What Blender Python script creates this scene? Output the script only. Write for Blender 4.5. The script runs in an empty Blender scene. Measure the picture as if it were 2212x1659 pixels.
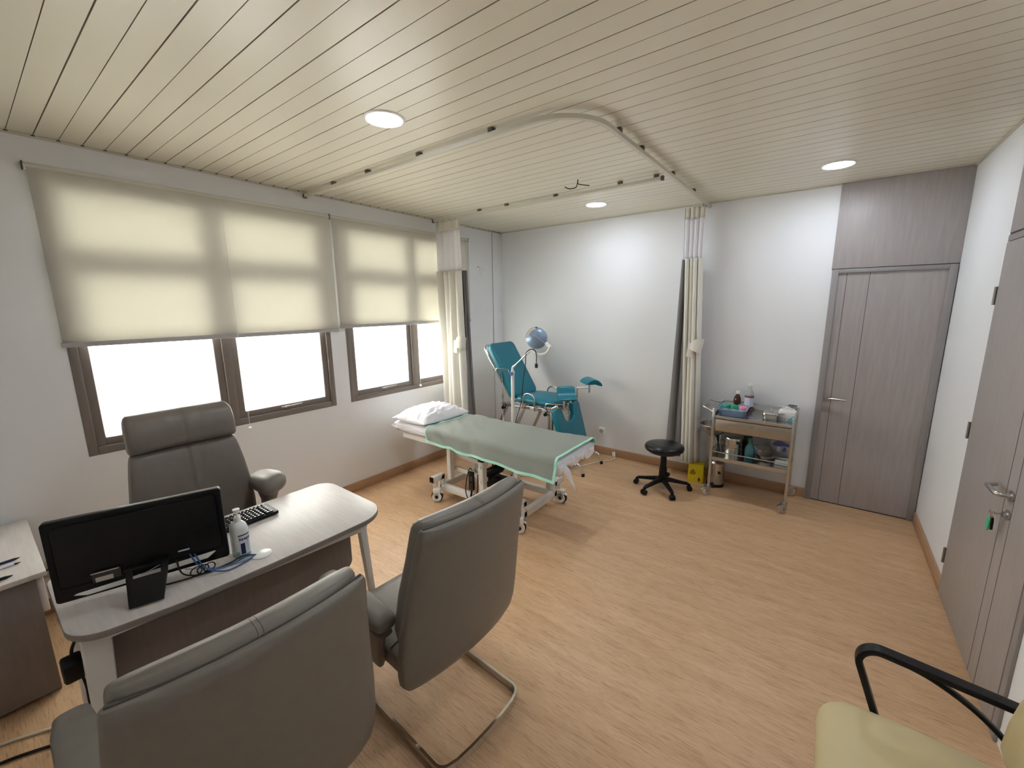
import bpy, bmesh, math, random
from mathutils import Vector, Matrix, noise
random.seed(7)
C = bpy.context.scene.collection
PI = math.pi
def V(*a): return Vector(a)

# ------------------------------------------------------------------ materials
def lin(c):
    c = c / 255.0
    return c / 12.92 if c <= 0.04045 else ((c + 0.055) / 1.055) ** 2.4
def rgb(r, g, b): return (lin(r), lin(g), lin(b), 1.0)
_mats = {}
def mat(name, col, rough=0.5, metal=0.0, var=0.0, vscale=8.0, bump=0.0, bscale=60.0, coat=0.0, spec=None, trans=0.0, ior=1.45, stretch=None):
    if name in _mats: return _mats[name]
    m = bpy.data.materials.new(name); m.use_nodes = True
    nt = m.node_tree; b = nt.nodes['Principled BSDF']
    b.inputs['Base Color'].default_value = col
    b.inputs['Roughness'].default_value = rough
    b.inputs['Metallic'].default_value = metal
    b.inputs['Coat Weight'].default_value = coat
    b.inputs['IOR'].default_value = ior
    if spec is not None: b.inputs['Specular IOR Level'].default_value = spec
    if trans: b.inputs['Transmission Weight'].default_value = trans
    if var or bump:
        tc = nt.nodes.new('ShaderNodeTexCoord'); src = tc.outputs['Object']
        if stretch:
            mp = nt.nodes.new('ShaderNodeMapping'); mp.inputs['Scale'].default_value = stretch
            nt.links.new(src, mp.inputs['Vector']); src = mp.outputs['Vector']
    if var:
        n = nt.nodes.new('ShaderNodeTexNoise'); n.inputs['Scale'].default_value = vscale; n.inputs['Detail'].default_value = 5
        nt.links.new(src, n.inputs['Vector'])
        r = nt.nodes.new('ShaderNodeValToRGB')
        r.color_ramp.elements[0].position = 0.3; r.color_ramp.elements[1].position = 0.7
        r.color_ramp.elements[0].color = tuple(col[i] * (1 - var) for i in range(3)) + (1,)
        r.color_ramp.elements[1].color = tuple(min(1, col[i] * (1 + var)) for i in range(3)) + (1,)
        nt.links.new(n.outputs['Fac'], r.inputs['Fac']); nt.links.new(r.outputs['Color'], b.inputs['Base Color'])
    if bump:
        n2 = nt.nodes.new('ShaderNodeTexNoise'); n2.inputs['Scale'].default_value = bscale; n2.inputs['Detail'].default_value = 3
        nt.links.new(src, n2.inputs['Vector'])
        bp = nt.nodes.new('ShaderNodeBump'); bp.inputs['Strength'].default_value = bump; bp.inputs['Distance'].default_value = 0.01
        nt.links.new(n2.outputs['Fac'], bp.inputs['Height']); nt.links.new(bp.outputs['Normal'], b.inputs['Normal'])
    _mats[name] = m
    return m

def translucent(name, tcol, dcol, w, bump=0.0):
    """thin cloth / frosted sheet: diffuse reflection mixed with diffuse transmission"""
    m = bpy.data.materials.new(name); m.use_nodes = True
    nt = m.node_tree; nt.nodes.clear()
    o = nt.nodes.new('ShaderNodeOutputMaterial'); mx = nt.nodes.new('ShaderNodeMixShader')
    d = nt.nodes.new('ShaderNodeBsdfDiffuse'); t = nt.nodes.new('ShaderNodeBsdfTranslucent')
    d.inputs['Color'].default_value = dcol; t.inputs['Color'].default_value = tcol
    mx.inputs['Fac'].default_value = w
    nt.links.new(d.outputs[0], mx.inputs[1]); nt.links.new(t.outputs[0], mx.inputs[2]); nt.links.new(mx.outputs[0], o.inputs[0])
    _mats[name] = m
    return m

def emitter(name, col, strength):
    m = bpy.data.materials.new(name); m.use_nodes = True
    nt = m.node_tree; nt.nodes.clear()
    o = nt.nodes.new('ShaderNodeOutputMaterial'); e = nt.nodes.new('ShaderNodeEmission')
    e.inputs['Color'].default_value = col; e.inputs['Strength'].default_value = strength
    nt.links.new(e.outputs[0], o.inputs[0])
    return m

def floor_material():
    m = bpy.data.materials.new('vinyl_floor'); m.use_nodes = True
    nt = m.node_tree; N = nt.nodes; L = nt.links; b = N['Principled BSDF']
    b.inputs['Roughness'].default_value = 0.42
    tc = N.new('ShaderNodeTexCoord')
    def noise_(scale, sx, sy, detail=6, rough=0.6, dist=0.0):
        mp = N.new('ShaderNodeMapping'); mp.inputs['Scale'].default_value = (sx, sy, 1)
        L.new(tc.outputs['Object'], mp.inputs['Vector'])
        n = N.new('ShaderNodeTexNoise'); n.inputs['Scale'].default_value = scale
        n.inputs['Detail'].default_value = detail; n.inputs['Roughness'].default_value = rough; n.inputs['Distortion'].default_value = dist
        L.new(mp.outputs[0], n.inputs['Vector']); return n
    def ramp(n, p0, c0, p1, c1):
        r = N.new('ShaderNodeValToRGB'); e = r.color_ramp.elements
        e[0].position = p0; e[0].color = c0; e[1].position = p1; e[1].color = c1
        L.new(n.outputs['Fac'], r.inputs['Fac']); return r
    base = ramp(noise_(2.2, 1.0, 7.0, 4, 0.55, 0.4), 0.3, rgb(204, 165, 126), 0.7, rgb(220, 184, 146))
    streak = ramp(noise_(6.0, 1.6, 26.0, 6, 0.65, 0.6), 0.34, (0.42, 0.36, 0.32, 1), 0.5, (1, 1, 1, 1))
    fine = ramp(noise_(9.0, 3.0, 60.0, 4, 0.6), 0.3, (0.80, 0.77, 0.74, 1), 0.62, (1.04, 1.04, 1.04, 1))
    m1 = N.new('ShaderNodeMixRGB'); m1.blend_type = 'MULTIPLY'; m1.inputs['Fac'].default_value = 0.55
    L.new(base.outputs[0], m1.inputs[1]); L.new(streak.outputs[0], m1.inputs[2])
    m2 = N.new('ShaderNodeMixRGB'); m2.blend_type = 'MULTIPLY'; m2.inputs['Fac'].default_value = 0.7
    L.new(m1.outputs[0], m2.inputs[1]); L.new(fine.outputs[0], m2.inputs[2])
    L.new(m2.outputs[0], b.inputs['Base Color'])
    bp = N.new('ShaderNodeBump'); bp.inputs['Strength'].default_value = 0.06; bp.inputs['Distance'].default_value = 0.004
    L.new(fine.outputs[0], bp.inputs['Height']); L.new(bp.outputs[0], b.inputs['Normal'])
    return m

M = dict(
    wall=mat('white_wall_paint', rgb(231, 233, 236), 0.6, bump=0.03, bscale=160),
    ceil=mat('cream_ceiling_panels', rgb(226, 221, 203), 0.33, var=0.02, vscale=1.5),
    groove=mat('ceiling_groove', rgb(176, 166, 146), 0.7),
    floor=floor_material(),
    skirt=mat('brown_skirting', rgb(178, 142, 110), 0.5, var=0.08, vscale=5, stretch=(1, 1, 6)),
    frame=mat('dark_window_aluminium', rgb(122, 114, 108), 0.45),
    frame2=mat('window_edge_aluminium', rgb(150, 143, 136), 0.4),
    door=mat('grey_wood_laminate', rgb(164, 158, 157), 0.42, var=0.06, vscale=6, stretch=(9, 9, 0.7)),
    doorframe=mat('grey_door_frame', rgb(146, 142, 142), 0.45, var=0.04, vscale=6, stretch=(8, 8, 0.8)),
    doorgroove=mat('door_groove', rgb(104, 98, 97), 0.6),
    slot=mat('dark_slot', rgb(60, 56, 54), 0.7),
    steel=mat('brushed_steel', rgb(196, 194, 190), 0.24, 1.0),
    chrome=mat('chrome', rgb(222, 222, 222), 0.09, 1.0),
    steeldull=mat('dull_steel', rgb(176, 170, 160), 0.36, 1.0),
    hinge=mat('hinge_metal', rgb(130, 126, 122), 0.4, 0.8),
    leather=mat('grey_leather', rgb(124, 119, 112), 0.42, var=0.03, vscale=30, bump=0.05, bscale=350),
    leather2=mat('dark_grey_leather', rgb(118, 111, 105), 0.4, var=0.03, vscale=30, bump=0.05, bscale=350),
    beige=mat('beige_vinyl', rgb(205, 189, 146), 0.45, var=0.02, vscale=12, bump=0.04, bscale=300),
    black=mat('black_plastic', rgb(22, 22, 23), 0.42, spec=0.3),
    blackm=mat('matt_black', rgb(20, 20, 20), 0.6),
    blackseat=mat('black_vinyl', rgb(22, 23, 26), 0.28),
    white=mat('white_plastic', rgb(236, 235, 231), 0.35),
    whitemetal=mat('white_powder_coat', rgb(228, 227, 224), 0.38),
    teal=mat('teal_vinyl', rgb(24, 118, 138), 0.36, var=0.04, vscale=12, bump=0.05, bscale=40),
    desk=mat('pale_grey_laminate', rgb(202, 196, 193), 0.4, var=0.06, vscale=5, stretch=(1.2, 14, 1)),
    deskedge=mat('grey_edge_band', rgb(140, 132, 126), 0.45),
    panel=mat('grey_brown_panel', rgb(126, 116, 112), 0.5, var=0.05, vscale=6, stretch=(1, 10, 1)),
    sheet=mat('white_sheet', rgb(236, 235, 240), 0.8),
    blanket=mat('grey_green_blanket', rgb(141, 146, 139), 0.85, var=0.03, vscale=90, bump=0.1, bscale=500),
    mint=mat('mint_binding', rgb(172, 226, 208), 0.75),
    curt=mat('beige_curtain', rgb(224, 221, 212), 0.85, bump=0.06, bscale=400),
    lining=mat('grey_lining', rgb(120, 117, 117), 0.85),
    track=mat('cream_track', rgb(206, 202, 188), 0.4),
    trackdark=mat('track_bracket', rgb(96, 90, 78), 0.5),
    lampblue=mat('blue_grey_metallic', rgb(140, 160, 186), 0.38, 0.35),
    bluenob=mat('blue_knob', rgb(120, 134, 196), 0.4),
    yellow=mat('yellow_card', rgb(214, 190, 24), 0.6, var=0.05, vscale=20),
    red=mat('red_print', rgb(150, 26, 46), 0.6),
    bluetray=mat('blue_plastic', rgb(132, 160, 188), 0.4),
    green=mat('green_plastic', rgb(40, 160, 110), 0.4),
    pink=mat('pink_plastic', rgb(238, 150, 165), 0.4),
    amber=mat('brown_glass', rgb(70, 40, 22), 0.15, coat=0.5),
    tealprint=mat('teal_print', rgb(120, 190, 205), 0.5),
    navy=mat('navy_print', rgb(24, 34, 84), 0.5),
    label=mat('label_paper', rgb(214, 216, 228), 0.6),
    greyprint=mat('grey_print', rgb(130, 140, 160), 0.6),
    clear=mat('clear_glass', rgb(236, 240, 242), 0.08, trans=0.75, ior=1.12),
    gel=mat('milky_bottle', rgb(234, 240, 238), 0.3, trans=0.1, ior=1.3),
    gelblue=mat('pale_green_gel', rgb(176, 206, 204), 0.25, trans=0.2, ior=1.3),
    tealglass=mat('blue_green_plastic', rgb(90, 150, 160), 0.2, trans=0.35, ior=1.3),
    darkgreen=mat('green_trigger', rgb(66, 120, 92), 0.45),
    bluecable=mat('blue_cable', rgb(60, 98, 150), 0.45),
    keygreen=mat('green_key_tag', rgb(70, 176, 130), 0.45),
    keycap=mat('black_keycap', rgb(48, 48, 50), 0.12, coat=1.0),
    film=mat('clear_film', rgb(206, 206, 206), 0.25, trans=0.35, ior=1.1),
    purple=mat('blue_violet_print', rgb(92, 92, 150), 0.5),
    mark=mat('pencil_mark', rgb(158, 151, 148), 0.8),  # pencil strokes, and the painted shadow line beside the corner strip
    greybar=mat('grey_bar', rgb(176, 174, 176), 0.4),
    putty=mat('grey_trunking', rgb(186, 178, 166), 0.5),
    cable=mat('white_cable', rgb(214, 206, 190), 0.5),
    screen=mat('screen_black', rgb(10, 10, 12), 0.15),
    gap=mat('seam_dark', rgb(84, 78, 73), 0.6),
)
M['blind'] = translucent('cream_blind_cloth', (0.65, 0.645, 0.595, 1), rgb(234, 231, 222), 0.28)
M['pane'] = translucent('frosted_glass', (0.97, 0.96, 0.92, 1), rgb(225, 225, 220), 0.9)
M['meshcloth'] = translucent('white_net', (0.9, 0.89, 0.92, 1), rgb(250, 249, 252), 0.4)
M['lamp'] = emitter('lamp_diffuser', (0.90, 0.97, 1.08, 1), 44.0)

# ------------------------------------------------------------------ geometry helpers
def fillet(pts, r, n=6, closed=False):
    pts = [Vector(p) for p in pts]; out = []; N = len(pts)
    for i, p in enumerate(pts):
        if not closed and i in (0, N - 1): out.append(p); continue
        a = pts[i - 1]; c = pts[(i + 1) % N]
        da = (a - p); dc = (c - p)
        la, lc = da.length, dc.length
        if la < 1e-9 or lc < 1e-9: continue
        da /= la; dc /= lc
        ang = da.angle(dc)
        if ang > PI - 0.02: out.append(p); continue
        d = min(r / math.tan(ang / 2), la * 0.49, lc * 0.49); rr = d * math.tan(ang / 2)
        bis = (da + dc).normalized(); cen = p + bis * (rr / math.sin(ang / 2))
        s = p + da * d - cen; e = p + dc * d - cen
        tot = s.angle(e)
        for k in range(n + 1):
            t = k / n
            if tot < 1e-6: q = s
            else: q = (s * math.sin((1 - t) * tot) + e * math.sin(t * tot)) / math.sin(tot)
            out.append(cen + q)
    return out
def spline(pts, n=6):
    pts = [Vector(p) for p in pts]; P = [pts[0] * 2 - pts[1]] + pts + [pts[-1] * 2 - pts[-2]]; out = []
    for i in range(1, len(P) - 2):
        for k in range(n):
            t = k / n; a, b, c, d = P[i - 1], P[i], P[i + 1], P[i + 2]
            out.append(0.5 * ((2 * b) + (c - a) * t + (2 * a - 5 * b + 4 * c - d) * t * t + (3 * b - a - 3 * c + d) * t ** 3))
    out.append(pts[-1]); return out
def sring(n, e):
    out = []
    for k in range(n):
        a = 2 * PI * k / n; c, q = math.cos(a), math.sin(a); r = (abs(c) ** e + abs(q) ** e) ** (-1 / e)
        out.append((r * c, r * q))
    return out

class G:
    def __init__(s): s.bm = bmesh.new()
    def _new(s, vs, fs):
        v = [s.bm.verts.new(p) for p in vs]
        f = []
        for q in fs:
            try: f.append(s.bm.faces.new([v[i] for i in q]))
            except ValueError: pass
        return v, f
    def box(s, c, d, bev=0.0, seg=2, rot=None):
        m = Matrix.Translation(Vector(c)) @ (rot.to_4x4() if rot else Matrix.Identity(4)) @ Matrix.Diagonal((d[0], d[1], d[2], 1))
        r = bmesh.ops.create_cube(s.bm, size=1.0, matrix=m)
        if bev > 0:
            es = list({e for v in r['verts'] for e in v.link_edges})
            bmesh.ops.bevel(s.bm, geom=es, offset=bev, segments=seg, profile=0.5, affect='EDGES')
        return s
    def span(s, a, b, bev=0.0, seg=2):
        a, b = Vector(a), Vector(b)
        return s.box((a + b) / 2, [abs(x) for x in (b - a)], bev, seg)
    def beam(s, a, b, w, h, bev=0.002, up=(0, 0, 1)):
        a, b = Vector(a), Vector(b); t = (b - a); L = t.length; t.normalize(); up = Vector(up)
        if abs(t.dot(up)) > 0.98: up = Vector((1, 0, 0))
        x = t.cross(up).normalized(); z = x.cross(t).normalized()
        R = Matrix((x, t, z)).transposed()
        return s.box((a + b) / 2, (w, L, h), bev, 2, R)
    def sweep(s, pts, prof, closed=False, up=None, caps=True):
        pts = [Vector(p) for p in pts]; n = len(pts); rings = []; prev = None
        for i, p in enumerate(pts):
            if closed: t = pts[(i + 1) % n] - pts[i - 1]
            else: t = pts[min(i + 1, n - 1)] - pts[max(i - 1, 0)]
            t.normalize()
            if up is not None:
                a = t.cross(Vector(up))
                if a.length < 1e-4: a = prev or Vector((1, 0, 0))
                a.normalize()
            else:
                if prev is None:
                    a = t.cross(Vector((0, 0, 1)) if abs(t.z) < 0.9 else Vector((1, 0, 0))).normalized()
                else:
                    a = (prev - t * prev.dot(t))
                    a = a.normalized() if a.length > 1e-6 else prev
            prev = a.copy(); b = a.cross(t).normalized()
            rings.append([p + a * u + b * v for u, v in prof])
        s.loft(rings, closed, caps); return s
    def tube(s, pts, r, seg=10, closed=False):
        return s.sweep(pts, [(r * math.cos(2 * PI * k / seg), r * math.sin(2 * PI * k / seg)) for k in range(seg)], closed)
    def loft(s, rings, closed=False, caps=True):
        m = len(rings[0]); vs = [p for r in rings for p in r]; fs = []; n = len(rings)
        for i in range(n if closed else n - 1):
            j = (i + 1) % n
            for k in range(m):
                k2 = (k + 1) % m
                fs.append((i * m + k, i * m + k2, j * m + k2, j * m + k))
        if caps and not closed:
            fs.append(tuple(reversed(range(m)))); fs.append(tuple((n - 1) * m + k for k in range(m)))
        s._new(vs, fs); return s
    def cyl(s, a, b, r, r2=None, seg=24):
        a, b = Vector(a), Vector(b); t = (b - a).normalized()
        x = t.cross(Vector((0, 0, 1)) if abs(t.z) < 0.9 else Vector((1, 0, 0))).normalized(); y = t.cross(x)
        r2 = r if r2 is None else r2
        R = [[p + (x * math.cos(2 * PI * k / seg) + y * math.sin(2 * PI * k / seg)) * q for k in range(seg)] for p, q in ((a, r), (b, r2))]
        return s.loft(R)
    def lathe(s, prof, c=(0, 0, 0), axis=(0, 0, 1), seg=32, sx=1.0, sy=1.0):
        c = Vector(c); t = Vector(axis).normalized()
        x = t.cross(Vector((0, 1, 0)) if abs(t.y) < 0.9 else Vector((1, 0, 0))).normalized(); y = t.cross(x)
        R = [[c + t * z + (x * math.cos(2 * PI * k / seg) * sx + y * math.sin(2 * PI * k / seg) * sy) * max(r, 1e-4) for k in range(seg)] for r, z in prof]
        return s.loft(R)
    def ball(s, c, r, d=(1, 1, 1), seg=20):
        m = Matrix.Translation(Vector(c)) @ Matrix.Diagonal((d[0] * r, d[1] * r, d[2] * r, 1))
        bmesh.ops.create_uvsphere(s.bm, u_segments=seg, v_segments=seg // 2 + 2, radius=1.0, matrix=m); return s
    def grid(s, f, nu, nv):
        vs = [f(i / nu, j / nv) for j in range(nv + 1) for i in range(nu + 1)]
        fs = [(j * (nu + 1) + i, j * (nu + 1) + i + 1, (j + 1) * (nu + 1) + i + 1, (j + 1) * (nu + 1) + i) for j in range(nv) for i in range(nu)]
        s._new(vs, fs); return s
    def prism(s, poly, o, ax, ay, an, t, bev=0.0, seg=3):
        """extrude a 2-D outline: o + u*ax + v*ay, thickness t along an"""
        o, ax, ay, an = Vector(o), Vector(ax), Vector(ay), Vector(an)
        n = len(poly)
        lo = [o + ax * u + ay * v for u, v in poly]; hi = [p + an * t for p in lo]
        v, f = s._new(lo + hi, [tuple(reversed(range(n))), tuple(range(n, 2 * n))] + [(k, (k + 1) % n, n + (k + 1) % n, n + k) for k in range(n)])
        if bev > 0:
            bmesh.ops.recalc_face_normals(s.bm, faces=f)
            es = [e for q in f[:2] for e in q.edges]
            bmesh.ops.bevel(s.bm, geom=es, offset=bev, segments=seg, profile=0.5, affect='EDGES')
        return s
    def cushion(s, c, d, e=5, ez=2.6, n=32, rot=None, crown=0.0):
        """soft pad: super-ellipse plan, rounded section"""
        c = Vector(c); R = rot or Matrix.Identity(3); rings = []; m = 14
        for i in range(m + 1):
            t = -PI / 2 + PI * i / m
            q = math.copysign(abs(math.sin(t)) ** (2 / ez), math.sin(t)); w = abs(math.cos(t)) ** (2 / ez)
            w = max(w, 0.02)
            rings.append([c + R @ Vector((u * d[0] / 2 * w, v * d[1] / 2 * w, q * d[2] / 2 + crown * q * max(0, 1 - (u * w) ** 2) * max(0, 1 - (v * w) ** 2))) for u, v in sring(n, e)])
        # extra inner rings so the flat faces can crown
        return s.loft(rings)
    def build(s, name, m, parent=None, o=None, angle=40, sub=0, solid=0.0):
        bmesh.ops.recalc_face_normals(s.bm, faces=s.bm.faces)
        if o is not None:
            bmesh.ops.translate(s.bm, verts=s.bm.verts, vec=-Vector(o))
        me = bpy.data.meshes.new(name); s.bm.to_mesh(me); s.bm.free()
        ms = m if isinstance(m, (list, tuple)) else [m]
        for q in ms: me.materials.append(q)
        me.shade_smooth()
        me.set_sharp_from_angle(angle=math.radians(angle))
        ob = bpy.data.objects.new(name, me); C.objects.link(ob)
        if parent: ob.parent = parent
        if solid:
            md = ob.modifiers.new('thick', 'SOLIDIFY'); md.thickness = solid; md.offset = 0
        if sub:
            md = ob.modifiers.new('sub', 'SUBSURF'); md.levels = sub; md.render_levels = sub
        return ob

def root(name, loc, label, cat, rz=0.0, group=None):
    o = bpy.data.objects.new(name, None); C.objects.link(o); o.empty_display_size = 0.05
    o.location = loc; o.rotation_euler = (0, 0, rz); o['label'] = label; o['category'] = cat
    if group: o['group'] = group
    return o
def tag(o, label, cat, group=None):
    o['label'] = label; o['category'] = cat
    if group: o['group'] = group
    return o
def struct(o, label=None, cat=None):
    o['kind'] = 'structure'
    if label: o['label'] = label
    if cat: o['category'] = cat
    return o
def sroot(name, loc=(0, 0, 0), label=None, cat=None):
    o = bpy.data.objects.new(name, None); C.objects.link(o); o.location = loc; return struct(o, label, cat)
def dup(r, loc, label, rz=None):
    c = r.copy(); C.objects.link(c); c.location = loc; c['label'] = label
    if rz is not None: c.rotation_euler = (0, 0, rz)
    for ch in list(r.children):
        d = ch.copy(); C.objects.link(d); d.parent = c
        for gch in list(ch.children):
            e = gch.copy(); C.objects.link(e); e.parent = d
    return c

# ------------------------------------------------------------------ room shell
W, D, R, H, F = -3.669, 4.643, 0.744, 2.80, -1.30
WIN = [(0.392, 2.082, 0.92, 2.60), (2.236, 3.86, 0.92, 2.60)]
T = 0.16

g = G(); g.span((W - T, F - T, -0.1), (R + T, D + T, 0)); struct(g.build('floor', M['floor']), 'brown wood-look vinyl floor of the consulting room', 'floor')

# ceiling planks with v-grooves along x
def ceiling():
    g = G(); y0, sp = 0.332, 0.0985
    k0 = math.floor((F - y0) / sp)
    edges = []
    prof = []
    y = F - T
    prof.append((y, H))
    k = k0
    while y0 + k * sp < D - 0.01:
        yy = y0 + k * sp; w = 0.0026 if k % 2 else 0.0016
        if yy - w > F:
            prof += [(yy - w, H), (yy - w * 0.4, H + 0.007), (yy + w * 0.4, H + 0.007), (yy + w, H)]
        k += 1
    prof.append((D + T, H))
    vs = []; fs = []
    for i, (y, z) in enumerate(prof): vs += [(W - T, y, z), (R + T, y, z)]
    for i in range(len(prof) - 1): fs.append((2 * i, 2 * i + 1, 2 * i + 3, 2 * i + 2))
    v, f = g._new(vs, fs)
    for i, q in enumerate(f):
        z0, z1 = prof[i][1], prof[i + 1][1]
        q.material_index = 0 if (z0 == H and z1 == H) else 1
    g.span((W - T, F - T, H + 0.02), (R + T, D + T, H + 0.06))
    return struct(g.build('ceiling', [M['ceil'], M['groove']]), 'cream plank ceiling with narrow grooves', 'ceiling')
ceiling()

def wall_left():
    g = G(); zs0, zs1 = WIN[0][2], WIN[0][3]
    g.span((W - T, F - T, 0), (W, D + T, zs0)); g.span((W - T, F - T, zs1), (W, D + T, H + 0.02))
    ys = [F - T, WIN[0][0], WIN[0][1], WIN[1][0], WIN[1][1], D + T]
    for a, b in ((0, 1), (2, 3), (4, 5)): g.span((W - T, ys[a], zs0), (W, ys[b], zs1))
    w = struct(g.build('wall_left', M['wall']), 'white window wall', 'wall')
    g = G(); g.cyl((W - 0.004, 4.166, 2.326), (W + 0.0006, 4.166, 2.326), 0.008, seg=14); g.build('drill_hole', M['slot'], w)
    g = G()
    def st(a, b, t=0.004): g.beam((W + 0.0004, a[0], a[1]), (W + 0.0004, b[0], b[1]), t, 0.0008, 0)
    y, z = 4.20, 2.335
    st((y, z), (y, z - 0.105)); st((y, z - 0.105), (y + 0.075, z - 0.118)); st((y + 0.03, z - 0.012), (y + 0.07, z - 0.02)); st((y + 0.07, z - 0.02), (y + 0.06, z - 0.04))
    st((y + 0.015, z - 0.042), (y + 0.045, z - 0.045)); st((y + 0.02, z - 0.075), (y + 0.055, z - 0.078)); st((y + 0.062, z - 0.055), (y + 0.078, z - 0.06))
    g.build('pencil_mark', M['mark'], w)
wall_left()
g = G(); g.span((W - T, D, 0), (R + T, D + T, H + 0.02)); struct(g.build('wall_back', M['wall']), 'white back wall with the grey door', 'wall')
g = G(); g.span((R, F - T, 0), (R + T, D + T, H + 0.02)); struct(g.build('wall_right', M['wall']), 'white right wall', 'wall')
g = G(); g.span((W - T, F - T, 0), (R + T, F, H + 0.02)); struct(g.build('wall_front', M['wall']), 'white wall behind the viewer', 'wall')
# skirting
def skirting(name, a, b, label):
    g = G(); g.span(a, b, 0.004); return struct(g.build(name, M['skirt']), label, 'baseboard')
skirting('baseboard_left', (W, F, 0), (W + 0.014, D, 0.095), 'brown skirting along the window wall')
skirting('baseboard_back', (W + 0.014, D - 0.014, 0), (-0.027, D, 0.095), 'brown skirting along the back wall')
skirting('baseboard_right', (R - 0.014, 3.527, 0), (R, D - 0.045, 0.095), 'brown skirting between the two grey doors')
# boxed-in pipe strip in the corner
g = G(); g.span((W, 4.452, 0.095), (W + 0.012, D, H), 0.002); g.span((W + 0.0, 4.446, 0.095), (W + 0.002, 4.452, H))
_t = struct(g.build('trim_1', M['wall']), 'flat white cover strip in the far corner', 'trim')
g = G(); g.span((W + 0.0005, 4.446, 0.095), (W + 0.0022, 4.4525, H - 0.014)); g.build('edge_shadow', M['mark'], _t)  # thin grey line painting the shadow along the cover strip's edge
# ceiling edge bead
g = G()
g.span((W, F, H - 0.014), (W + 0.012, D, H), 0.003); g.span((R - 0.012, F, H - 0.012), (R, D, H), 0.003); g.span((W, D - 0.012, H - 0.010), (R, D, H), 0.003)
_t = struct(g.build('trim_2', M['track']), 'thin cream bead around the ceiling edge', 'trim')
g = G()
for k in range(-2, 43):
    yk = 0.332 + 0.0985 * k
    g.span((W + 0.0115, yk - 0.008, H - 0.006), (W + 0.0126, yk + 0.008, H - 0.0005))
g.build('plank_end_gap', M['slot'], _t)

# ------------------------------------------------------------------ windows
def window(n, y0, y1, z0, z1, mull, label):
    r = sroot('window_%d' % n, (W, (y0 + y1) / 2, z0), label, 'window'); o = r.location
    xo, xi = W - 0.07, W + 0.004
    g = G(); f = 0.045
    g.span((xo, y0, z0), (xi, y0 + f, z1), 0.003); g.span((xo, y1 - f, z0), (xi, y1, z1), 0.003)
    g.span((xo, y0 + f, z0), (xi, y1 - f, z0 + 0.05), 0.003); g.span((xo, y0 + f, z1 - f), (xi, y1 - f, z1), 0.003)
    g.span((xo, y0 + f, 2.10), (xi, y1 - f, 2.155), 0.003)
    g.span((xo, mull - 0.03, z0 + 0.05), (xi, mull + 0.03, 2.10), 0.003); g.span((xo, mull - 0.025, 2.155), (xi, mull + 0.025, z1 - f), 0.003)
    g.build('frame', M['frame'], r, o)
    s = 0.048
    for (a, b) in ((y0 + f, mull - 0.03), (mull + 0.03, y1 - f)):
        for (c, d, ss) in ((z0 + 0.05, 2.10, s), (2.155, z1 - f, 0.03)):
            g = G(); x0, x1 = W - 0.055, W - 0.014
            g.span((x0, a, c), (x1, a + ss, d), 0.003); g.span((x0, b - ss, c), (x1, b, d), 0.003)
            g.span((x0, a + ss, c), (x1, b - ss, c + ss), 0.003); g.span((x0, a + ss, d - ss), (x1, b - ss, d), 0.003)
            q = 0.007
            for (aa, bb, cc, dd) in ((a + ss, a + ss + q, c + ss, d - ss), (b - ss - q, b - ss, c + ss, d - ss), (a + ss, b - ss, c + ss, c + ss + q)):
                g.span((x0 + 0.004, aa, cc), (x1 - 0.012, bb, dd))
            sa = g.build('sash', M['frame'], r, o)
            g = G(); g.span((W - 0.024, a + ss - 0.002, c + ss - 0.002), (W - 0.020, b - ss + 0.002, d - ss + 0.002)); g.build('pane', M['pane'], sa, o)
    # awning handle on the bottom rail of the right / left sash
    yh = 1.62 if n == 1 else 2.64
    g = G(); zz = z0 + 0.078
    g.box((W - 0.008, yh, zz), (0.014, 0.07, 0.018), 0.004); g.cyl((W - 0.002, yh, zz), (W + 0.02, yh, zz), 0.009)
    g.beam((W + 0.018, yh - 0.01, zz + 0.004), (W + 0.022, yh + 0.13, zz + 0.010), 0.009, 0.014, 0.003)
    g.build('handle', M['frame2'], r, o)
    return r
window(1, *WIN[0], 1.232, 'dark framed frosted window nearer the desk')
window(2, *WIN[1], 3.05, 'dark framed frosted window nearer the curtain')

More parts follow.
